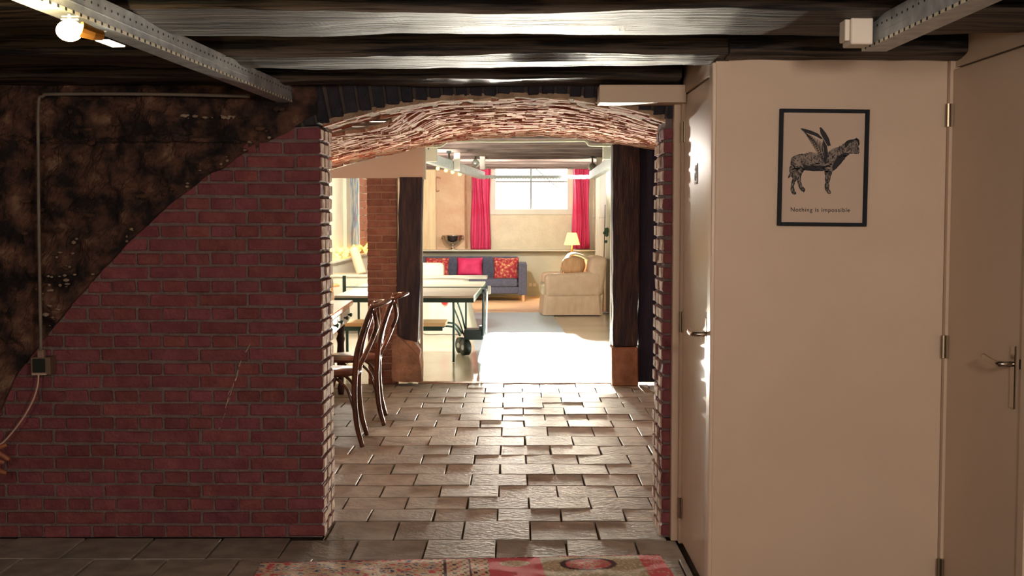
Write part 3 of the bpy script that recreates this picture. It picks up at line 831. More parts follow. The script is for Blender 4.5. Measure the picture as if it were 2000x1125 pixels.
NXg, NYg = 420, 90; DEP = .95
verts = []; faces = []; cols = []
for j in range(NYg+1):
    for i in range(NXg+1):
        u = L*i/NXg; v = DEP*(j/NYg)**1.6
        p = TL + ux*u + uy*v
        e = .0 if 0 < i < NXg and 0 < j < NYg else -.009
        p.z = .011+e+.002*noise.noise(Vector((u*9, v*9, 0)))
        if j == 0: p += uy*.006*noise.noise(Vector((u*30, 0, 0)))
        verts.append(p); cols.append(rugcol(u, v))
for j in range(NYg):
    for i in range(NXg):
        a = j*(NXg+1)+i; faces.append((a, a+NXg+1, a+NXg+2, a+1))
me = bpy.data.meshes.new('rug'); me.from_pydata(verts, [], faces)
ca = me.color_attributes.new('weave', 'FLOAT_COLOR', 'POINT')
for i, c in enumerate(cols): ca.data[i].color = (*c, 1)
m = bpy.data.materials.new('rug_weave'); m.use_nodes = True; nn = m.node_tree.nodes; LL = m.node_tree.links
at_ = nn.new('ShaderNodeAttribute'); at_.attribute_name = 'weave'; LL.new(at_.outputs['Color'], nn['Principled BSDF'].inputs['Base Color']); nn['Principled BSDF'].inputs['Roughness'].default_value = .9
t2 = nn.new('ShaderNodeTexNoise'); t2.inputs['Scale'].default_value = 220; b2 = nn.new('ShaderNodeBump'); b2.inputs['Strength'].default_value = .5; b2.inputs['Distance'].default_value = .005
LL.new(t2.outputs[0], b2.inputs['Height']); LL.new(b2.outputs[0], nn['Principled BSDF'].inputs['Normal'])
me.materials.append(m)
o = bpy.data.objects.new('persian_rug', me); COL.objects.link(o)
tag(o, 'worn red, cream and blue patterned rug lying in front of the archway', 'rug')

# ------------------------------------------------------------------ board, pier, posts at far end of passage
bm = B(); yb = YP-.16
tp = [(at(x, y+3, yb).x, at(x, y+3, yb).z) for x, y in [(560, 345), (640, 331), (700, 314), (760, 300), (828, 284)]]
prism(bm, [(at(560, 348, yb).x, at(560, 348, yb).z), (at(828, 348, yb).x, at(828, 348, yb).z)] + tp[::-1], 'y', yb-.02, yb+.04)
hb = tag(obj('trim_4', bm, PAINT), kind='structure')
a = at(827, 350, yb-.03); b = at(830, 283, yb-.03)
boxo('lit_edge_strip', WHITE, (a.x-.004, yb-.022, a.z), (b.x+.004, yb+.05, b.z), hb)  # white strip paints the lit edge onto the board
pier = thing('brick_pier', 'red-brown brick pier standing behind the two chairs', 'pillar', (at(718, 700, YP-.1).x, YP-.1, 0))
pwid = at(776.5, 700, YP-.1).x-at(718, 700, YP-.1).x
zt = at(750, 347, YP-.1).z
r = 0
while r*CH < zt-.02:
    z0, z1 = r*CH+.004, min((r+1)*CH-.008, zt)
    cuts = [0, pwid*.5, pwid] if r % 2 == 0 else [0, pwid*.78, pwid]
    if r % 4 == 3: cuts = [0, pwid*.3, pwid]
    for a, b in zip(cuts, cuts[1:]):
        put_brick(pier, a+.004, b-.004, z0, z1, 0, .12, m=BRICKP, key='p', jit=.004)
    r += 1
bm = B(); box(bm, .006, .008, 0, pwid-.002, .15, zt); obj('mortar_bed', bm, mat('pier_mortar', '9c7a66', 'a88874', 20, .95), pier)
def post(name, label, prof, m, Y, thick, cat='post', extra=None):
    """prof: rows (y_px, x_left_px, x_right_px)"""
    z0 = at(1000, prof[-1][0], Y).z
    c = at((prof[0][1]+prof[0][2])/2, prof[-1][0], Y)
    t = thing(name, label, cat, (c.x, Y, z0))
    bm = B(); rings = []
    rows_ = []
    for k in range(41):
        yy = prof[0][0]+(prof[-1][0]-prof[0][0])*k/40
        xl = interp([(p[0], p[1]) for p in prof], yy); xr = interp([(p[0], p[2]) for p in prof], yy)
        rows_.append((yy, xl, xr))
    for yy, xl, xr in rows_:
        A = at(xl, yy, Y)-t.location; C = at(xr, yy, Y)-t.location
        pts = [(A.x, 0), (A.x+(C.x-A.x)*.33, -.012), (A.x+(C.x-A.x)*.66, -.010), (C.x, 0), (C.x, thick), (A.x, thick)]
        rings.append([bm.verts.new((x+noise.noise(Vector((x*8, A.z*5, 2)))*.008, y+noise.noise(Vector((x*12, A.z*6, 5)))*.012, A.z)) for x, y in pts])
    for A, C in zip(rings, rings[1:]):
        for j in range(6): bm.faces.new((A[j], A[(j+1) % 6], C[(j+1) % 6], C[j]))
    bm.faces.new(rings[0]); bm.faces.new(rings[-1][::-1])
    obj('shaft', bm, m, t, smooth=False); return t
yp = YP-.2
lp = post('timber_post', 'dark old timber post beside the brick pier, tapering at its foot', [(346, 780, 824), (500, 777, 821), (600, 776, 819), (650, 776, 817), (668, 790, 816)], TIMBER, yp, .2)
bm = B(); ox = lp.location
pts = [(766, 745), (766, 690), (768, 665), (776, 655), (790, 662), (812, 668), (820, 685), (822, 745)]
prism(bm, [(at(x, y, yp+.0).x-ox.x, at(x, y, yp).z-ox.z) for x, y in pts], 'y', -.03, .24)
bmesh.ops.subdivide_edges(bm, edges=bm.edges[:], cuts=4, use_grid_fill=True)
for v in bm.verts: v.co += Vector((noise.noise(v.co*9+Vector((1, 2, 3))), noise.noise(v.co*9), noise.noise(v.co*9+Vector((5, 0, 0)))))*.02
# keep the foot on the floor
for v in bm.verts: v.co.z = max(v.co.z, -ox.z+.001)
obj('stone_foot', bm, STONE, lp)
rp = post('timber_post', 'dark old timber post at the right side of the passage end', [(282, 1197, 1250), (500, 1197, 1248), (676, 1197, 1245)], TIMBER, yp, .2)
ox = rp.location
a = at(1194, 745, yp); b = at(1246, 677, yp)
bm = B(); box(bm, a.x-ox.x, -.03, -ox.z+.001, b.x-ox.x, .22, b.z-ox.z, bevel=.01, jit=.006); obj('stone_foot', bm, mat('foot_block', '86604c', 'a67c64', 9, .9, bump=.7, bscale=24), rp)
post('timber_plank', 'dark navy upright timber plank right of the right-hand post', [(285, 1249, 1286), (746, 1246, 1284)], TIMBERN, yp+.06, .12)
# pale door lining strips at the posts
for k, (px, nm) in enumerate([(823, 'trim_5'), (1195, 'trim_6')]):
    p = at(px, 600, YP+.02); boxo(nm, WHITE, (p.x-.012, YP+.02, 0), (p.x+.012, YP+.07, at(px, 285, YP).z), kind='structure')

# ------------------------------------------------------------------ PASSAGE furniture
# dining table with drawers
tl_ = thing('dining_table', 'wooden-topped table with white drawer apron left of the bentwood chairs', 'table', (-1.24, 7.75, 0), R(2.0))
bm = B(); box(bm, -.78, 0, .725, 0, 2.2, .765, bevel=.006); obj('tabletop', bm, TOPW, tl_)
bm = B(); box(bm, -.74, .05, .60, -.03, 2.14, .725); obj('apron', bm, mat('white_apron', 'dfe2d2', rough=.35), tl_)
for k in range(3):
    y0 = .12+k*.68
    bm = B(); box(bm, -.032, y0, .615, -.018, y0+.62, .712, bevel=.003); dr = obj('drawer', bm, mat('white_apron', ''), tl_)
    for dy in (.16, .46):
        bm = B(); lathe(bm, [(.006, 0), (.008, .012), (.017, .022), (.015, .032), (.004, .036)], n=12)
        kb = obj('knob', bm, DKGREEN, dr); kb.rotation_euler = (0, math.pi/2, 0); kb.location = (-.018, y0+dy, .665)
for (x, y) in ((-.09, .15), (-.09, 2.05), (-.70, .15), (-.70, 2.05)):
    bm = B(); lathe(bm, [(.022, 0), (.03, .05), (.02, .1), (.034, .3), (.026, .42), (.036, .46), (.022, .5), (.036, .54), (.036, .6)], (x, y, 0), 16); obj('leg', bm, mat('dark_turned_wood', '3a2228', rough=.5), tl_, smooth=True)

def make_chair(label):
    """front faces +Y, back posts at y=-.2"""
    t = thing('bentwood_chair', label, 'chair', group='bentwood cross-back chairs at the table')
    for s in (-1, 1):
        pts = [(s*.205, -.215, .0), (s*.200, -.180, .14), (s*.190, -.165, .32), (s*.185, -.170, .46), (s*.185, -.185, .60), (s*.190, -.225, .74), (s*.190, -.285, .90)]
        bm = B(); pp = smooth_path(pts, 6); tube(bm, pp, [.015+.004*math.sin(i/len(pp)*3.1) for i in range(len(pp))], 12, sx=1, sy=1.1); obj('back_post', bm, BENT, t, smooth=True)
    bm = B(); pts = [(-.205, -.278, .885), (-.16, -.325, .900), (-.08, -.355, .908), (0, -.365, .910), (.08, -.355, .908), (.16, -.325, .900), (.205, -.278, .885)]
    tube(bm, smooth_path(pts, 5), .030, 10, sx=1.0, sy=.42); cr_ = obj('crest_rail', bm, BENT, t, smooth=True)
    for s in (-1, 1):
        bm = B(); pts = [(s*.17, -.29, .86), (s*.09, -.30, .76), (0, -.27, .67), (-s*.10, -.225, .57), (-s*.165, -.185, .49)]
        tube(bm, smooth_path(pts, 6), .015, 8, sx=1.0, sy=.55); obj('cross_slat', bm, BENT, t, smooth=True)
    bm = B(); bmesh.ops.create_circle(bm, cap_ends=True, radius=.21, segments=32)
    for v in bm.verts:
        v.co.y *= .98; v.co.x *= (1.0+.12*(v.co.y/.21))
    ret = bmesh.ops.extrude_face_region(bm, geom=bm.faces[:])
    for v in ret['geom']:
        if isinstance(v, bmesh.types.BMVert): v.co.z += .032
    bmesh.ops.bevel(bm, geom=[e for e in bm.edges if abs(e.verts[0].co.z-e.verts[1].co.z) < .001], offset=.009, segments=2, affect='EDGES')
    obj('seat', bm, SEATM, t, smooth=True, loc=(0, .01, .44))
    for s in (-1, 1):
        bm = B(); tube(bm, smooth_path([(s*.18, .165, .45), (s*.185, .175, .25), (s*.205, .20, 0)], 5), [.018]*5+[.016]*5+[.013], 12); obj('leg', bm, BENT, t, smooth=True)
        bm = B(); tube(bm, smooth_path([(s*.186, .165, .22), (s*.17, .12, .36), (s*.14, .05, .425)], 5), .010, 8); obj('brace', bm, BENT, t, smooth=True)
        bm = B(); tube(bm, smooth_path([(s*.186, -.165, .22), (s*.17, -.12, .36), (s*.14, -.05, .425)], 5), .010, 8); obj('brace', bm, BENT, t, smooth=True)
    return t
ch1 = make_chair('nearer of the two dark bentwood cross-back chairs, beside the left jamb')
def place_chair(c, foot_near, rz):
    # near back foot in local coordinates: with front facing -X (rz ~ 90deg) the near side is x=-.205
    M = Matrix.Rotation(rz, 3, 'Z'); v = M @ Vector((-.205, -.215, 0))
    c.rotation_euler = (0, 0, rz); c.location = (foot_near.x-v.x, foot_near.y-v.y, 0)
ch2 = copy_tree(ch1)
ch2['label'] = 'farther bentwood cross-back chair, in front of the brick pier'
place_chair(ch1, fl(708, 873), R(93)); place_chair(ch2, fl(750, 831), R(94))

# ------------------------------------------------------------------ FAR ROOM shell
# far wall with window opening
wx0, wx1 = at(960, 400, YB).x, at(1116, 400, YB).x
wz0, wz1 = at(1000, 414, YB).z, at(1000, 317, YB).z
wf = thing('wall_far', None, None, kind='structure')
xl, xr_ = -2.6, 1.62
bm = B(); XS = at(850, 400, YB).x
box(bm, XS, YB, 0, wx0, YB+.14, 2.6); box(bm, wx1, YB, 0, xr_, YB+.14, 2.6); box(bm, wx0, YB, 0, wx1, YB+.14, wz0); box(bm, wx0, YB, wz1, wx1, YB+.14, 2.6)
obj('plaster_face', bm, CREAM, wf)
bm = B(); box(bm, XS, YB-.012, .86, at(940, 400, YB).x, YB+.001, 2.45); obj('peach_panel', bm, PEACH, wf)
bm = B(); box(bm, xl, YB, 0, XS, YB+.14, 2.6); obj('plaster_face', bm, PEACH, wf)
bm = B(); box(bm, xl, YB-.07, .012, 1.5, YB-.001, .84); obj('wainscot', bm, GREYP, wf)
bm = B(); box(bm, xl, YB-.34, .84, 1.5, YB-.001, .865, bevel=.004); sh = obj('shelf_ledge', bm, WHITE, wf)
bm = B(); box(bm, xl, YB-.09, .012, 1.5, YB-.07, .13); obj('skirting', bm, GREYP, wf)
for px in (938, 1062):
    p = at(px, 520, YB-.07); bm = B(); box(bm, p.x-.02, YB-.082, .13, p.x+.02, YB-.07, .84); obj('batten', bm, GREYP, wf)
for px in (1036, 1044):
    p = at(px, 556, YB-.08); bm = B(); box(bm, p.x-.03, YB-.083, p.z-.03, p.x+.03, YB-.07, p.z+.03, bevel=.003); obj('outlet', bm, PLASTIC, wf)
# window
wn = thing('window_1', None, None, (0, 0, 0), kind='structure')
bm = B(); ft = .085
x0, x1, z0, z1 = wx0, wx1, wz0, wz1
for q in [(x0-.06, z0-.05, x0+ft*.9, z1), (x1-ft*.9, z0-.05, x1+.06, z1), (x0+ft*.9, z0-.05, x1-ft*.9, z0+ft*.6), (x0+ft*.9, z1-.03, x1-ft*.9, z1)]:
    box(bm, q[0], YB-.03, q[1], q[2], YB+.09, q[3], bevel=.004)
obj('window_frame', bm, WHITE, wn)
gx0, gx1, gz0, gz1 = x0+ft*.9, x1-ft*.9, z0+ft*.6, z1-.03
mx = at(1037, 400, YB).x; mz = at(1000, 355, YB).z
bm = B(); box(bm, mx-.014, YB+.02, gz0, mx+.014, YB+.06, gz1); obj('mullion', bm, mat('mullion_grey', '77776c', rough=.5), wn)
bm = B(); box(bm, gx0, YB+.01, mz-.014, gx1, YB+.05, mz+.014); obj('glazing_bar', bm, mat('mullion_grey', ''), wn)
for (a0, a1) in ((gx0, mx-.01), (mx+.01, gx1)):
    for (c0, c1) in ((gz0, mz-.014), (mz+.014, gz1)):
        bm = B(); box(bm, a0, YB+.034, c0, a1, YB+.038, c1); obj('pane', bm, GLASS, wn)
# outside: sloping bar and a low grey block
cable('outside_brace', [at(1010, 297, YB+.6), at(1038, 322, YB+.6), at(1070, 350, YB+.6), at(1102, 378, YB+.6), at(1115, 390, YB+.6), at(1190, 456, YB+.6), at(1256, 516, YB+.6)], .011, BLACK, 'thin dark slanting bar outside the far window', 'bar')
p = at(974, 409, YB+3); q = at(1000, 394, YB+3)
bm = B(); box(bm, p.x, YB+3, .6, q.x, YB+3.3, q.z); box(bm, p.x-.02, YB+2.98, q.z, q.x+.02, YB+3.32, q.z+.02); tag(obj('outdoor_planter', bm, mat('grey_block', '9aa0a4', rough=.8)), 'low grey block outside the lower left of the window', 'planter')
bm = B(); box(bm, -8, YB+.3, .3, 8, YB+30, .6); tag(obj('ground', bm, mat('street', 'b8b4a8', rough=.9)), kind='structure')
# left far wall with wainscot shelf
XL = -2.5
wlf = thing('wall_far_left', None, None, kind='structure')
bm = B(); box(bm, XL-.15, YP+.3, 0, XL, YB, 2.6); obj('wall_face', bm, mat('pale_wall', 'dcd6bc', 'e4dec8', 3, .8), wlf)
bm = B(); box(bm, XL, YP+.3, 0, XL+.06, YB-.1, .84); obj('wainscot', bm, WHITE, wlf)
bm = B(); box(bm, XL, YP+.3, .84, XL+.14, YB-.1, .865); obj('shelf_ledge', bm, WHITE, wlf)
def yX(px, X): return abs(X)*F/abs(px-1000)
bm = B(); box(bm, XL, yX(671, XL), .865, XL+.05, yX(678, XL), 2.4); obj('post_trim', bm, WHITE, wlf)
# brick chimney breast on left wall
y0, y1 = yX(701, XL+.02), yX(724, XL+.02)
bp_ = thing('brick_breast', 'orange brick column on the left wall of the far room', 'pillar', (XL, y0, .867))
r = 0
while .87+r*.0618*2 < 2.4:
    z0 = r*.0618*2
    put_brick(bp_, .001, .02, z0+.004, z0+.0618*2-.006, .0, (y1-y0)*.5-.004, m=mat('orange_brick', '96604a', 'a87058', 10, .85, rnd=.12, bump=.3), key='o'+str(0))
    put_brick(bp_, .001, .02, z0+.004, z0+.0618*2-.006, (y1-y0)*.5+.004, (y1-y0), m=MATS['orange_brick'], key='o1')
    r += 1
# painting
t = thing('wall_painting', 'tall blue and white abstract painting on the left wall of the far room', 'painting', (XL+.001, yX(680, XL), 1.02))
dy = yX(697.5, XL)-yX(680, XL)
bm = B(); box(bm, 0, 0, 0, .03, dy, 1.3); obj('canvas', bm, BLUEART, t)
bm = B(); box(bm, 0, -.03, -.03, .04, 0, 1.33); box(bm, 0, dy, -.03, .04, dy+.03, 1.33); box(bm, 0, 0, -.03, .04, dy, 0); obj('frame', bm, WHITE, t)
# fairy-light garland on shelf
t = thing('light_garland', 'string of warm yellow fairy lights along the left shelf', 'garland', (XL+.1, 15.2, .87))
bm = B(); pts = []
random.seed(5)
for i in range(60):
    pts.append((random.uniform(-.04, .06), i*.10, .03+random.uniform(-.01, .09)))
tube(bm, smooth_path(pts, 2), .004, 5); obj('wire', bm, WIREG, t)
for p in pts:
    for k in range(2):
        bm = B(); bmesh.ops.create_icosphere(bm, subdivisions=1, radius=random.uniform(.018, .03), matrix=Matrix.Translation(Vector(p)+Vector((random.uniform(-.04, .04), random.uniform(-.03, .03), random.uniform(-.02, .04))))); obj('bulb', bm, FAIRY, t)
# wooden post left on far wall
p0 = at(828, 300, YB-.3); p1 = at(850, 300, YB-.3)
wp0 = thing('wooden_upright', 'pale wooden upright standing left of the peach plaster on the far wall', 'post', (p0.x-.3, YB-.26, .866))
bm = B(); box(bm, 0, 0, 0, p1.x-p0.x+.3, .10, 1.45, bevel=.006); obj('board', bm, mat('pale_weathered_wood', 'd8be94', 'e6d0a8', 4, .8, stretch=(5, 5, .5), bump=.3), wp0)
for px, nm, lab in ((910, 'wall_pipe', 'rusty pipe running down the peach wall beside the left curtain'),):
    cable(nm, [at(px, 335, YB-.05), at(px, 400, YB-.05), at(px+1, 485, YB-.05)], .018, mat('rusty_pipe', 'a8765a', 'b88a6a', 9, .7), lab, 'pipe', 10)
cable('wall_bracket', [at(858, 372, YB-.06), at(852, 372, YB-.06), at(852, 348, YB-.06), at(861, 348, YB-.06)], .012, mat('rusty_pipe', ''), 'small rusty bracket on the peach wall above the silver bowl', 'bracket', 8)
# shutter on far right wall (white panels)
for k, py in enumerate((425, 525)):
    z = at(1180, py, 19.5).z
    boxo('trim_%d' % (7+k), GREYP, (1.485, 17.9, z-.01), (1.5, YB, z+.01), kind='structure')
boxo('trim_9', WHITE, (1.44, 20.6, 0), (1.5, 20.8, 2.3), kind='structure')
boxo('trim_10', WHITE, (1.44, 18.4, 0), (1.5, 18.5, 2.3), kind='structure')
# white conduit tube across
yt = YP+.6
cable('white_pipe', [at(824, 200, yt), at(824, 270, yt), at(828, 285, yt), at(850, 286, yt), at(862, 285, yt), at(870, 279, yt), at(878, 275, yt), at(900, 275.5, yt), at(1000, 276, yt), at(1130, 275, yt), at(1142, 275, yt), at(1148, 279, yt), at(1156, 284, yt), at(1215, 284, yt)], .011, mat('white_pipe_paint', 'dfe6cf', rough=.4), 'white pipe crossing under the ceiling just beyond the passage', 'pipe')
# curtains
def curtain(px0, px1, py0, py1, label, folds=5, bulge=0):
    a = at(px0, py1, YB-.22); b = at(px1, py0, YB-.22)
    t = thing('curtain', label, 'curtain', ((a.x+b.x)/2, YB-.22, a.z), group='crimson curtains of the far window')
    w = (b.x-a.x)/2; h = b.z-a.z
    bm = B(); nx, nz = 60, 24; g_ = []
    for j in range(nz+1):
        v = j/nz; row = []
        for i in range(nx+1):
            u = i/nx*2-1
            ww = w*(.92+.10*math.sin(v*2.6+bulge)); 
            x = u*ww+.02*math.sin(v*5+u*2); y = .035*math.sin(u*folds*math.pi+v*1.2)*(1-.2*v)+.01*math.sin(u*17)
            row.append(bm.verts.new((x, y, v*h)))
        g_.append(row)
    for j in range(nz):
        for i in range(nx): bm.faces.new((g_[j][i], g_[j][i+1], g_[j+1][i+1], g_[j+1][i]))
    ret = bmesh.ops.extrude_face_region(bm, geom=bm.faces[:])
    for v in ret['geom']:
        if isinstance(v, bmesh.types.BMVert): v.co.y += .006
    obj('drape', bm, CURT, t, smooth=True)
curtain(920, 958, 323, 487, 'crimson curtain hanging at the left of the far window', 3)
curtain(1118, 1152, 323, 486, 'crimson curtain hanging at the right of the far window', 4)
bm = B(); tube(bm, [at(912, 322, YB-.2), at(965, 322, YB-.2)], .010, 8); tube(bm, [at(1112, 322, YB-.2), at(1158, 322, YB-.2)], .010, 8)
for px in (915, 962, 1114, 1156): tube(bm, [at(px, 322, YB-.2), at(px, 322, YB-.0)], .008, 6)
tag(obj('curtain_rod', bm, BRASS), 'thin rods that carry the crimson curtains', 'curtain rod')
# silver bowl
p = at(885, 486, YB-.10)
t = thing('silver_bowl', 'silver footed punch bowl standing on the ledge left of the curtain', 'bowl', (p.x, YB-.20, .866))
s = 1/107
bm = B(); lathe(bm, [(8*s, 0), (9*s, 1*s), (4*s, 3*s), (3*s, 6*s), (5*s, 9*s), (12*s, 12*s), (17*s, 18*s), (19*s, 27*s), (20*s, 28*s), (18*s, 28*s), (16*s, 19*s), (10*s, 13*s), (1*s, 11.5*s)], n=32, capt=True); obj('bowl', bm, SILVER, t, smooth=True)
for sd in (-1, 1):
    bm = B(); tube(bm, smooth_path([(sd*17*s, 0, 20*s), (sd*21*s, 0, 21*s), (sd*21*s, 0, 26*s), (sd*18*s, 0, 26*s)], 4), .007, 6); obj('handle', bm, SILVER, t)

# rails and spots in the far room
rail('steel_rail', tuple(at(806, 309, 13.0)), tuple(at(942, 350, 17.8)), .08, .11, 'pale slotted steel rail slanting across the left of the far room', side=-1, m=STEELL, slots=False)
rail('steel_rail', tuple(at(938, 349, 17.85)), tuple(at(1158, 349, 17.85)), .05, .05, 'pale slotted steel rail crossing in front of the far window', side=-1, m=STEELL)
rail('steel_rail', tuple(at(1204, 323, 12.6)), tuple(at(1156, 350, 17.8)), .08, .11, 'pale steel rail running along the right of the far room', side=1, m=STEELL, slots=False)
def spot(px, py, Y, label, aim, e):
    c = at(px, py, Y); t = thing('track_spotlight', label, 'spotlight', c, group='spotlights on the far rails')
    bm = B(); lathe(bm, [(.03, .05), (.045, .04), (.05, 0), (.058, -.05), (.05, -.05), (.04, -.01)], n=16, capt=True, capb=True)
    o = obj('lamp_head', bm, mat('grey_lamp_head', '8c8f84', rough=.4, metal=.5), t, smooth=True)
    d = (Vector(aim)-c); o.rotation_euler = (-d).to_track_quat('Z', 'Y').to_euler()
    bm = B(); tube(bm, [(0, 0, .05), (0, 0, .14)], .012, 8); box(bm, -.03, -.02, .12, .03, .02, .15); obj('lamp_stem', bm, BLACK, t)
    bm = B(); box(bm, .06, -.02, -.10, .14, .03, .13, bevel=.006); obj('lamp_box', bm, PLASTIC, t)
    L_ = light('spotlight_beam', 'SPOT', c+d.normalized()*.09, e, (1, .93, .82), spot_size=R(110), spot_blend=.6, shadow_soft_size=.04, aim=aim)
spot(929, 318, 17.6, 'grey track spotlight on the left rail beside the left curtain', (-.8, 22, 1.0), 90)
spot(877, 318, 15.2, 'grey track spotlight midway along the left far rail', (-2.4, 19, .8), 110)
spot(1157, 325, 17.5, 'dark track spotlight above the armchair by the right curtain', (.6, 21.9, 1.2), 90)
for px, py, Y, lab in ((843, 300, 13.2, 'cream hanging box on the ceiling at the left end of the far rail'), (1189, 295, 13.0, 'cream hanging box on the ceiling at the right end of the far rail')):
    c = at(px, py, Y); t = thing('ceiling_box', lab, 'box', c)
    bm = B(); box(bm, -.065, -.04, -.09, .06, .04, .12, bevel=.005); obj('box_body', bm, GREYP, t)
    bm = B(); tube(bm, [(-.03, -.043, .05), (-.03, -.038, .05)], .008, 8); obj('screw', bm, BLACK, t)
# hanging globe lights
for k, (px, py) in enumerate([(855, 329), (871, 333), (884, 336), (898, 340)]):
    c = at(px, py, 16.6); t = thing('globe_bulb', ['first', 'second', 'third', 'fourth'][k]+' small yellow globe bulb from the left under the left far rail', 'bulb', c, group='yellow globe bulbs under the left far rail')
    bm = B(); bmesh.ops.create_uvsphere(bm, u_segments=12, v_segments=8, radius=.026); obj('globe', bm, FAIRY, t, smooth=True)
    bm = B(); tube(bm, [(0, 0, .02), (0, 0, .16)], .004, 6); obj('wire', bm, BLACK, t)
light('far_fill_lamp', 'POINT', (-1.5, 13.2, 2.1), 80, (1, .93, .82), shadow_soft_size=.08)

# sofa
def rbox(bm, x0, y0, z0, x1, y1, z1, b=.04, seg=3): box(bm, x0, y0, z0, x1, y1, z1, bevel=b, seg=seg)
so_r = at(1029, 580, 20.6).x
so = thing('sofa', 'slate grey three-seat sofa under the ledge with light wood feet', 'sofa', (so_r, 20.6, 0))
LS = 2.35
bm = B(); rbox(bm, -LS+.14, 0, .14, -.14, .85, .26, .02); obj('base', bm, SOFA, so)
for k in range(2):
    w = (LS-.30)/2; bm = B(); rbox(bm, -LS+.15+k*w, -.02, .26, -LS+.15+(k+1)*w-.008, .66, .395, .03); obj('seat_cushion', bm, SOFA, so)
bm = B(); rbox(bm, -LS+.14, .62, .28, -.14, .86, .76, .04); obj('backrest', bm, SOFA, so)
for a, b in ((-LS, -LS+.145), (-.145, 0)):
    bm = B(); rbox(bm, a, -.03, .12, b, .88, .66, .02); obj('armrest', bm, SOFA, so)
for x in (-LS+.06, -.06):
    for y in (.02, .8):
        bm = B(); tube(bm, [(x, y, .13), (x, y, .012)], [.03, .022], 10); obj('leg', bm, PINE, so)
def cushion(px0, py0, px1, py1, Y, m, label, tilt=.25, group=None, fat=.14, rnd=False):
    a = at(px0, py1, Y); b = at(px1, py0, Y); w = b.x-a.x; h = b.z-a.z
    t = thing('cushion', label, 'cushion', ((a.x+b.x)/2, Y, a.z), group=group)
    bm = B(); bmesh.ops.create_grid(bm, x_segments=14, y_segments=14, size=1)
    for v in bm.verts: pass
    top = [(v.co.x, v.co.y) for v in bm.verts]
    bm.free(); bm = B(); n = 14
    for sd in (-1, 1):
        g_ = []
        for j in range(n+1):
            row = []
            for i in range(n+1):
                u, v = i/n*2-1, j/n*2-1
                k = (max(0, (1-u**4)*(1-v**4)))**.5
                x = u*w/2*(1-.07*(1-v*v)*abs(u)); z = h/2+v*h/2*(1-.07*(1-u*u)*abs(v))
                if rnd:
                    uu, vv = u*math.sqrt(1-.42*v*v), v*math.sqrt(1-.42*u*u); x = uu*w/2*1.08; z = h/2+vv*h/2*1.1
                row.append(bm.verts.new((x, sd*fat/2*k+z*math.tan(tilt)*1, z)))
            g_.append(row)
        for j in range(n):
            for i in range(n):
                f = (g_[j][i], g_[j][i+1], g_[j+1][i+1], g_[j+1][i]); bm.faces.new(f if sd < 0 else f[::-1])
    bmesh.ops.remove_doubles(bm, verts=bm.verts, dist=.0005)
    obj('cushion_cover', bm, m, t, smooth=True); return t
cushion(830, 503, 877, 548, 20.92, KILIM, 'red patterned cushion at the left of the grey sofa', .2)
cushion(892, 503, 943, 539, 20.92, MAG, 'plain magenta cushion in the middle of the grey sofa', .2)
kc = cushion(963, 503, 1014, 547, 20.92, KILIM, 'red patterned cushion with gold motif at the right of the grey sofa', .2)
# armchair (faces left)
ac = at(1112, 612, 18.3)
ar = thing('armchair', 'beige slip-covered armchair standing sideways at the right of the far room', 'armchair', (ac.x, 18.1, .013), R(-90+180+3))
# local: front = +Y -> faces -X after +93deg
bm = B()
def skirt(bm, hw, hd, z0, z1, fl_):
    n = 60; A = []; C = []
    for k in range(n):
        a = 2*math.pi*k/n; c, s_ = math.cos(a), math.sin(a)
        m_ = max(abs(c), abs(s_)); x, y = c/m_, s_/m_
        rr = .93+.07*0
        A.append(bm.verts.new((x*hw*(1+fl_+.010*math.sin(k*3)), y*hd*(1+fl_+.010*math.sin(k*3)), z0))); C.append(bm.verts.new((x*hw, y*hd, z1)))
    for k in range(n): bm.faces.new((A[k], A[(k+1) % n], C[(k+1) % n], C[k]))
    bm.faces.new(A[::-1]); bm.faces.new(C)
skirt(bm, .41, .42, 0, .30, .06); obj('skirt', bm, LINEN, ar)
bm = B(); rbox(bm, -.27, -.28, .28, .27, .45, .46, .05); obj('seat_cushion', bm, THROW, ar)
for s_ in (-1, 1):
    bm = B(); x0_, x1_ = (.26, .43) if s_ > 0 else (-.43, -.26)
    rbox(bm, x0_, -.42, .26, x1_, .41, .62, .06, 4)
    for v in bm.verts:
        if v.co.z > .5: v.co.z += -.05*(v.co.y)
    obj('armrest', bm, LINEN, ar, smooth=True)
bm = B(); rbox(bm, -.42, -.46, .26, .42, -.20, .86, .09, 4)
for v in bm.verts:
    if v.co.z > .5: v.co.y -= .06*(v.co.z-.5)/.3
obj('backrest', bm, LINEN, ar, smooth=True)
cushion(1098, 502, 1142, 535, 18.0, mat('tan_stripe_fabric', 'c89c74', 'd8b48c', 6, .9, stretch=(6, 1, 1)), 'plump tan cushion leaning in the beige armchair', .1, fat=.24, rnd=True)
p = at(1120, 503, 18.25)
t = thing('throw_blanket', 'cream throw draped over the back of the beige armchair', 'blanket', (p.x, 18.25, p.z))
bm = B(); rows_ = []
path = smooth_path([(-.19, 0, -.25), (-.15, 0, -.12), (-.09, 0, .0), (0, 0, .045), (.12, 0, .02), (.2, 0, -.03), (.33, 0, -.06), (.40, 0, -.10)], 5)
for q in path: rows_.append([bm.verts.new((q.x+.01*math.sin(k*1.3), -.20+.045*k, q.z+.012*math.sin(k*1.7))) for k in range(9)])
for A, C in zip(rows_, rows_[1:]):
    for k in range(8): bm.faces.new((A[k], A[k+1], C[k+1], C[k]))
ret = bmesh.ops.extrude_face_region(bm, geom=bm.faces[:])
for v in ret['geom']:
    if isinstance(v, bmesh.types.BMVert): v.co.z += .02
obj('blanket', bm, THROW, t, smooth=True)
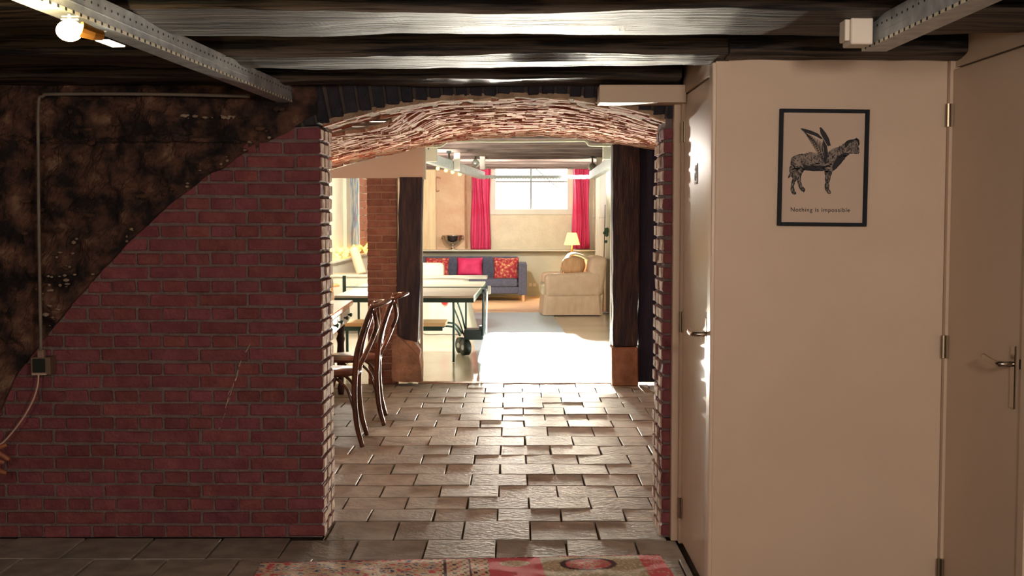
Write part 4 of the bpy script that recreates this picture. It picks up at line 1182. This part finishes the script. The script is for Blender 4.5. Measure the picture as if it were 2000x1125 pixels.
# table lamp on side table
p = at(1117, 505, 21.0)
t = thing('table_lamp', 'brass table lamp with glowing pleated shade behind the armchair', 'lamp', (p.x, 21.0, .60))
s = 21.0/F
zb = at(1117, 478, 21).z-.60; zt2 = at(1117, 455, 21).z-.60
bm = B(); lathe(bm, [(15.5*s, zb), (9*s, zt2)], n=28, capb=False, capt=False); lathe(bm, [(15*s, zb), (8.6*s, zt2)], n=28, capb=False, capt=False); obj('lamp_shade', bm, SHADE, t, smooth=True)
bm = B(); lathe(bm, [(.07, 0), (.07, .015), (.02, .03), (.012, .1), (.03, .18), (.035, .24), (.012, .30), (.010, zb+.02)], n=20); obj('lamp_base', bm, BRASS, t, smooth=True)
light('table_lamp_bulb', 'POINT', (p.x, 21.0, .60+zb+.05), 4, (1, .78, .45), shadow_soft_size=.03)
st = thing('side_table', 'small wooden side table behind the beige armchair', 'table', (p.x, 21.0, .012))
bm = B(); box(bm, -.2, -.2, .555, .2, .2, .587, bevel=.004); obj('tabletop', bm, PINE, st)
for x in (-.17, .17):
    for y in (-.17, .17): bm = B(); tube(bm, [(x, y, .556), (x, y, 0)], .015, 8); obj('leg', bm, PINE, st)
# thin pole stand
p = fl(1180, 611)
t = thing('pole_stand', 'thin pole on a round base with a dark cluster beside the right wall', 'stand', (p.x-.02, p.y, 0))
pc_ = t.location
bm = B(); lathe(bm, [(.13, 0), (.13, .008), (.02, .014)], n=24); obj('base', bm, STEEL, t)
def rel(px, py): return at(px, py, pc_.y)-Vector(pc_)
bm = B(); tube(bm, [(0, 0, .01), rel(1182, 400)], .006, 8); obj('pole', bm, BLACK, t)
bm = B()
random.seed(9)
for k in range(14):
    c = rel(1183+random.uniform(-3, 4), random.uniform(447, 474)); bmesh.ops.create_icosphere(bm, subdivisions=1, radius=random.uniform(.015, .035), matrix=Matrix.Translation(c))
obj('dark_cluster', bm, mat('dark_leaf', '2f4a34', rough=.8), t)

# ------------------------------------------------------------------ table-tennis table
NL, NR = at(653, 577, 10.65), at(925, 577, 10.65)
FR = at(948, 549, 13.05)
tt = thing('tennis_table', 'pale table-tennis table on a dark wheeled frame beyond the passage', 'table', (NR.x, NR.y, 0), -math.atan2(FR.x-NR.x, FR.y-NR.y))
WT = 1.24; LT = 2.42; H = .755
for k in range(2):
    bm = B(); box(bm, -WT, k*LT/2+.003*k, H-.02, 0, (k+1)*LT/2-.003, H, bevel=.002); obj('table_half', bm, TTOP, tt)
bm = B(); box(bm, -WT, 0.0, H-.06, 0, .02, H-.021); box(bm, -WT, LT-.02, H-.06, 0, LT, H-.021); box(bm, -WT, .02, H-.06, -WT+.02, LT-.02, H-.021); box(bm, -.02, .02, H-.06, 0, LT-.02, H-.021); obj('edge_frame', bm, DKGREEN, tt)
bm = B(); box(bm, -WT-.12, LT/2-.002, H+.002, .10, LT/2+.002, H+.012); obj('net_cord', bm, DKGREEN, tt)
bm = B()
for i in range(60): box(bm, -WT-.1+i*.024, LT/2-.0006, H+.001, -WT-.1+i*.024+.0012, LT/2+.0006, H+.004)
obj('net', bm, DKGREEN, tt)['kind'] = 'stuff'
for x in (-WT-.12, .075):
    bm = B(); box(bm, x, LT/2-.02, H-.06, x+.03, LT/2+.02, H+(.12 if x < -1 else .02), bevel=.003); obj('net_post', bm, DKGREEN if x < -1 else WHITE, tt)
def w2l(p):
    M = Matrix.Rotation(-tt.rotation_euler.z, 3, 'Z'); return M @ (Vector(p)-Vector(tt.location))
def ttube(name, pts, r, m=DKGREEN, n=8):
    bm = B(); tube(bm, smooth_path([w2l(p) for p in pts], 4), r, n); return obj(name, bm, m, tt, smooth=True)
leg = fl(886, 707)
ttube('leg', [(leg.x, leg.y, 0), (leg.x, leg.y, .6), (leg.x-.02, leg.y-.02, .70)], .012)
ttube('leg', [(leg.x-.95, leg.y, 0), (leg.x-.95, leg.y, .6), (leg.x-.95, leg.y, .70)], .012)
yw = 12.75
ttube('strut', [at(893, 588, 12.1), at(902, 615, 12.4), at(909, 645, yw)], .010)
ttube('strut', [at(910, 588, 12.9), at(910, 645, yw)], .010)
ttube('strut', [at(886, 600, 12.05), at(898, 630, 12.4), at(906, 655, yw)], .008)
ttube('crossbar', [at(815, 630, 12.2), at(870, 630, 12.2), at(890, 634, 12.3), at(902, 650, 12.6)], .011)
ttube('crossbar', [at(815, 637, 12.0), at(865, 637, 12.0), at(888, 640, 12.1), at(898, 655, 12.5)], .011)
ttube('side_bar', [at(944, 566, 12.3), at(944, 610, 12.4), at(943, 655, 12.5)], .014, BLACK)
ttube('side_bar', [at(951, 566, 12.3), at(950, 610, 12.4), at(949, 650, 12.5)], .011, STEELL)
bm = B(); p = w2l(at(906, 664, 12.55)); q = w2l(at(942, 646, 12.55)); rbox(bm, p.x, p.y, p.z, q.x+.01, p.y+.25, q.z+.01, .012, 2); obj('wheel_carriage', bm, BLACK, tt)
bm = B(); p = w2l(at(936, 646, 12.55)); box(bm, p.x, p.y, p.z, p.x+.025, p.y+.03, p.z+.05); obj('locking_lever', bm, BLACK, tt)
for dy in (0, .22):
    c = w2l(fl(909, 694)); rr = .085
    bm = B(); tube(bm, [(-.03, 0, 0), (.03, 0, 0)], rr, 24); bmesh.ops.bevel(bm, geom=[e for e in bm.edges if e.calc_face_angle(0) > 1], offset=.012, segments=2, affect='EDGES')
    wobj = obj('wheel', bm, BLACK, tt, smooth=True); wobj.location = (c.x+(-.06 if dy else 0), c.y+dy, rr)
    wobj.rotation_euler = (0, 0, .5)
    bm = B(); tube(bm, [(-.034, 0, 0), (.034, 0, 0)], .03, 14); hbq = obj('hub', bm, STEEL, wobj)
# bench under the table
t = thing('bench', 'low pale-wood bench with dark frame under the table-tennis table', 'bench', (-1.7, 11.55, 0))
xe = at(872, 618, 11.75).x+1.7
bm = B(); box(bm, 0, 0, .40, xe, .42, .435, bevel=.003); obj('bench_top', bm, PINE, t)
bm = B(); box(bm, .02, .03, .355, xe-.03, .06, .40); box(bm, .02, .36, .355, xe-.03, .39, .40); obj('bench_frame', bm, DKGREEN, t)
for x in (.06, xe-.36):
    for y in (.05, .37): bm = B(); tube(bm, [(x, y, .36), (x, y, 0)], .014, 8); obj('leg', bm, DKGREEN, t)
# draped white round table
c = (at(866, 600, 15.3).x, 15.3, 0)
t = thing('draped_table', 'small round table under a floor-length white cloth behind the table-tennis table', 'table', c)
bm = B(); n = 72; rings = []
for z, r_, am in ((.0, .42, .035), (.2, .37, .028), (.45, .325, .016), (.63, .31, .006), (.66, .30, 0), (.665, .0001, 0)):
    rings.append([bm.verts.new(((r_+am*math.sin(k/n*2*math.pi*9))*math.cos(2*math.pi*k/n), (r_+am*math.sin(k/n*2*math.pi*9))*math.sin(2*math.pi*k/n), z+.002)) for k in range(n)])
for A, C in zip(rings, rings[1:]):
    for k in range(n): bm.faces.new((A[k], A[(k+1) % n], C[(k+1) % n], C[k]))
obj('tablecloth', bm, CLOTH, t, smooth=True)
p = at(868, 590, 14.95)-Vector(c)
bm = B(); tube(bm, [(p.x, p.y+.02, p.z), (p.x, p.y-.006, p.z)], .038, 20); obj('red_dot', bm, REDDOT, t)
# long white table behind
t = thing('white_bench_table', 'long narrow white-topped table behind the table-tennis table', 'table', (at(952, 540, 16.4).x, 16.2, 0))
hz = at(900, 540, 16.2).z
bm = B(); box(bm, -2.0, 0, hz-.035, 0, .4, hz, bevel=.003); obj('tabletop', bm, WHITE, t)
for x in (-1.95, -.28):
    for y in (.04, .36): bm = B(); box(bm, x-.02, y-.02, 0, x+.02, y+.02, hz-.036); obj('leg', bm, WHITE, t)
# white tub chair
p = at(835, 590, 17.4)
t = thing('tub_chair', 'white upholstered tub chair half hidden behind the timber post', 'armchair', (p.x-.1, 17.5, 0))
top = at(840, 514, 17.3).z
bm = B(); rbox(bm, -.42, -.1, .1, at(867, 540, 17.4).x-p.x+.1, .1, top, .07, 4); obj('backrest', bm, CLOTH, t, smooth=True)
bm = B(); rbox(bm, -.40, .08, .1, .30, .55, .44, .05, 3); obj('seat', bm, CLOTH, t, smooth=True)
for x in (-.3, .22):
    for y in (0, .45): bm = B(); tube(bm, [(x, y, .12), (x, y, 0)], .02, 8); obj('leg', bm, PINE, t)
# left gap furniture: white cabinet, leaning roll, wooden stool
t = thing('white_cabinet', 'low white cabinet along the left wall of the far room', 'cabinet', (XL+.15, 15.0, 0))
hz = at(690, 536, 15.0).z
bm = B(); box(bm, 0, 0, .05, .72, .02, hz-.03); box(bm, 0, .02, .05, .74, .45, hz-.03); obj('body', bm, WHITE, t)
bm = B(); box(bm, -.0, -.03, hz-.03, .78, .47, hz, bevel=.004); obj('cabinet_top', bm, WHITE, t)
for x in (.06, .42):
    bm = B(); box(bm, x, -.012, .1, x+.28, 0, hz-.07, bevel=.003); dd = obj('door', bm, WHITE, t)
    bm = B(); box(bm, x+.23, -.024, .35, x+.245, -.012, .45); obj('handle', bm, BRASS, dd)
cable('leaning_roll', [at(707, 535, 15.1), at(700, 515, 15.15), at(694, 496, 15.2), at(690, 486, 15.22)], .062, mat('kraft_roll', 'd8c4a4', 'e2d2b4', 5, .8), 'pale rolled-up paper tube leaning on the white cabinet', 'roll', 16)
p = at(657, 555, 13.8)
t = thing('wooden_stool', 'orange-wood stool showing past the left end of the table-tennis net', 'stool', (p.x-.12, 13.8, 0))
bm = B(); lathe(bm, [(.10, p.z-.035), (.15, p.z-.03), (.155, p.z-.01), (.14, p.z)], n=24); obj('seat', bm, mat('stool_orange', 'd08850', rough=.5), t)
for k in range(3):
    a = k*2.094+.5; bm = B(); tube(bm, [(.07*math.cos(a), .07*math.sin(a), p.z-.034), (.15*math.cos(a), .15*math.sin(a), 0)], .013, 8); obj('leg', bm, PINE, t)
print('bricks', nb, 'tiles', sum(1 for c in floor.children if c.name.startswith('floor_tile')))
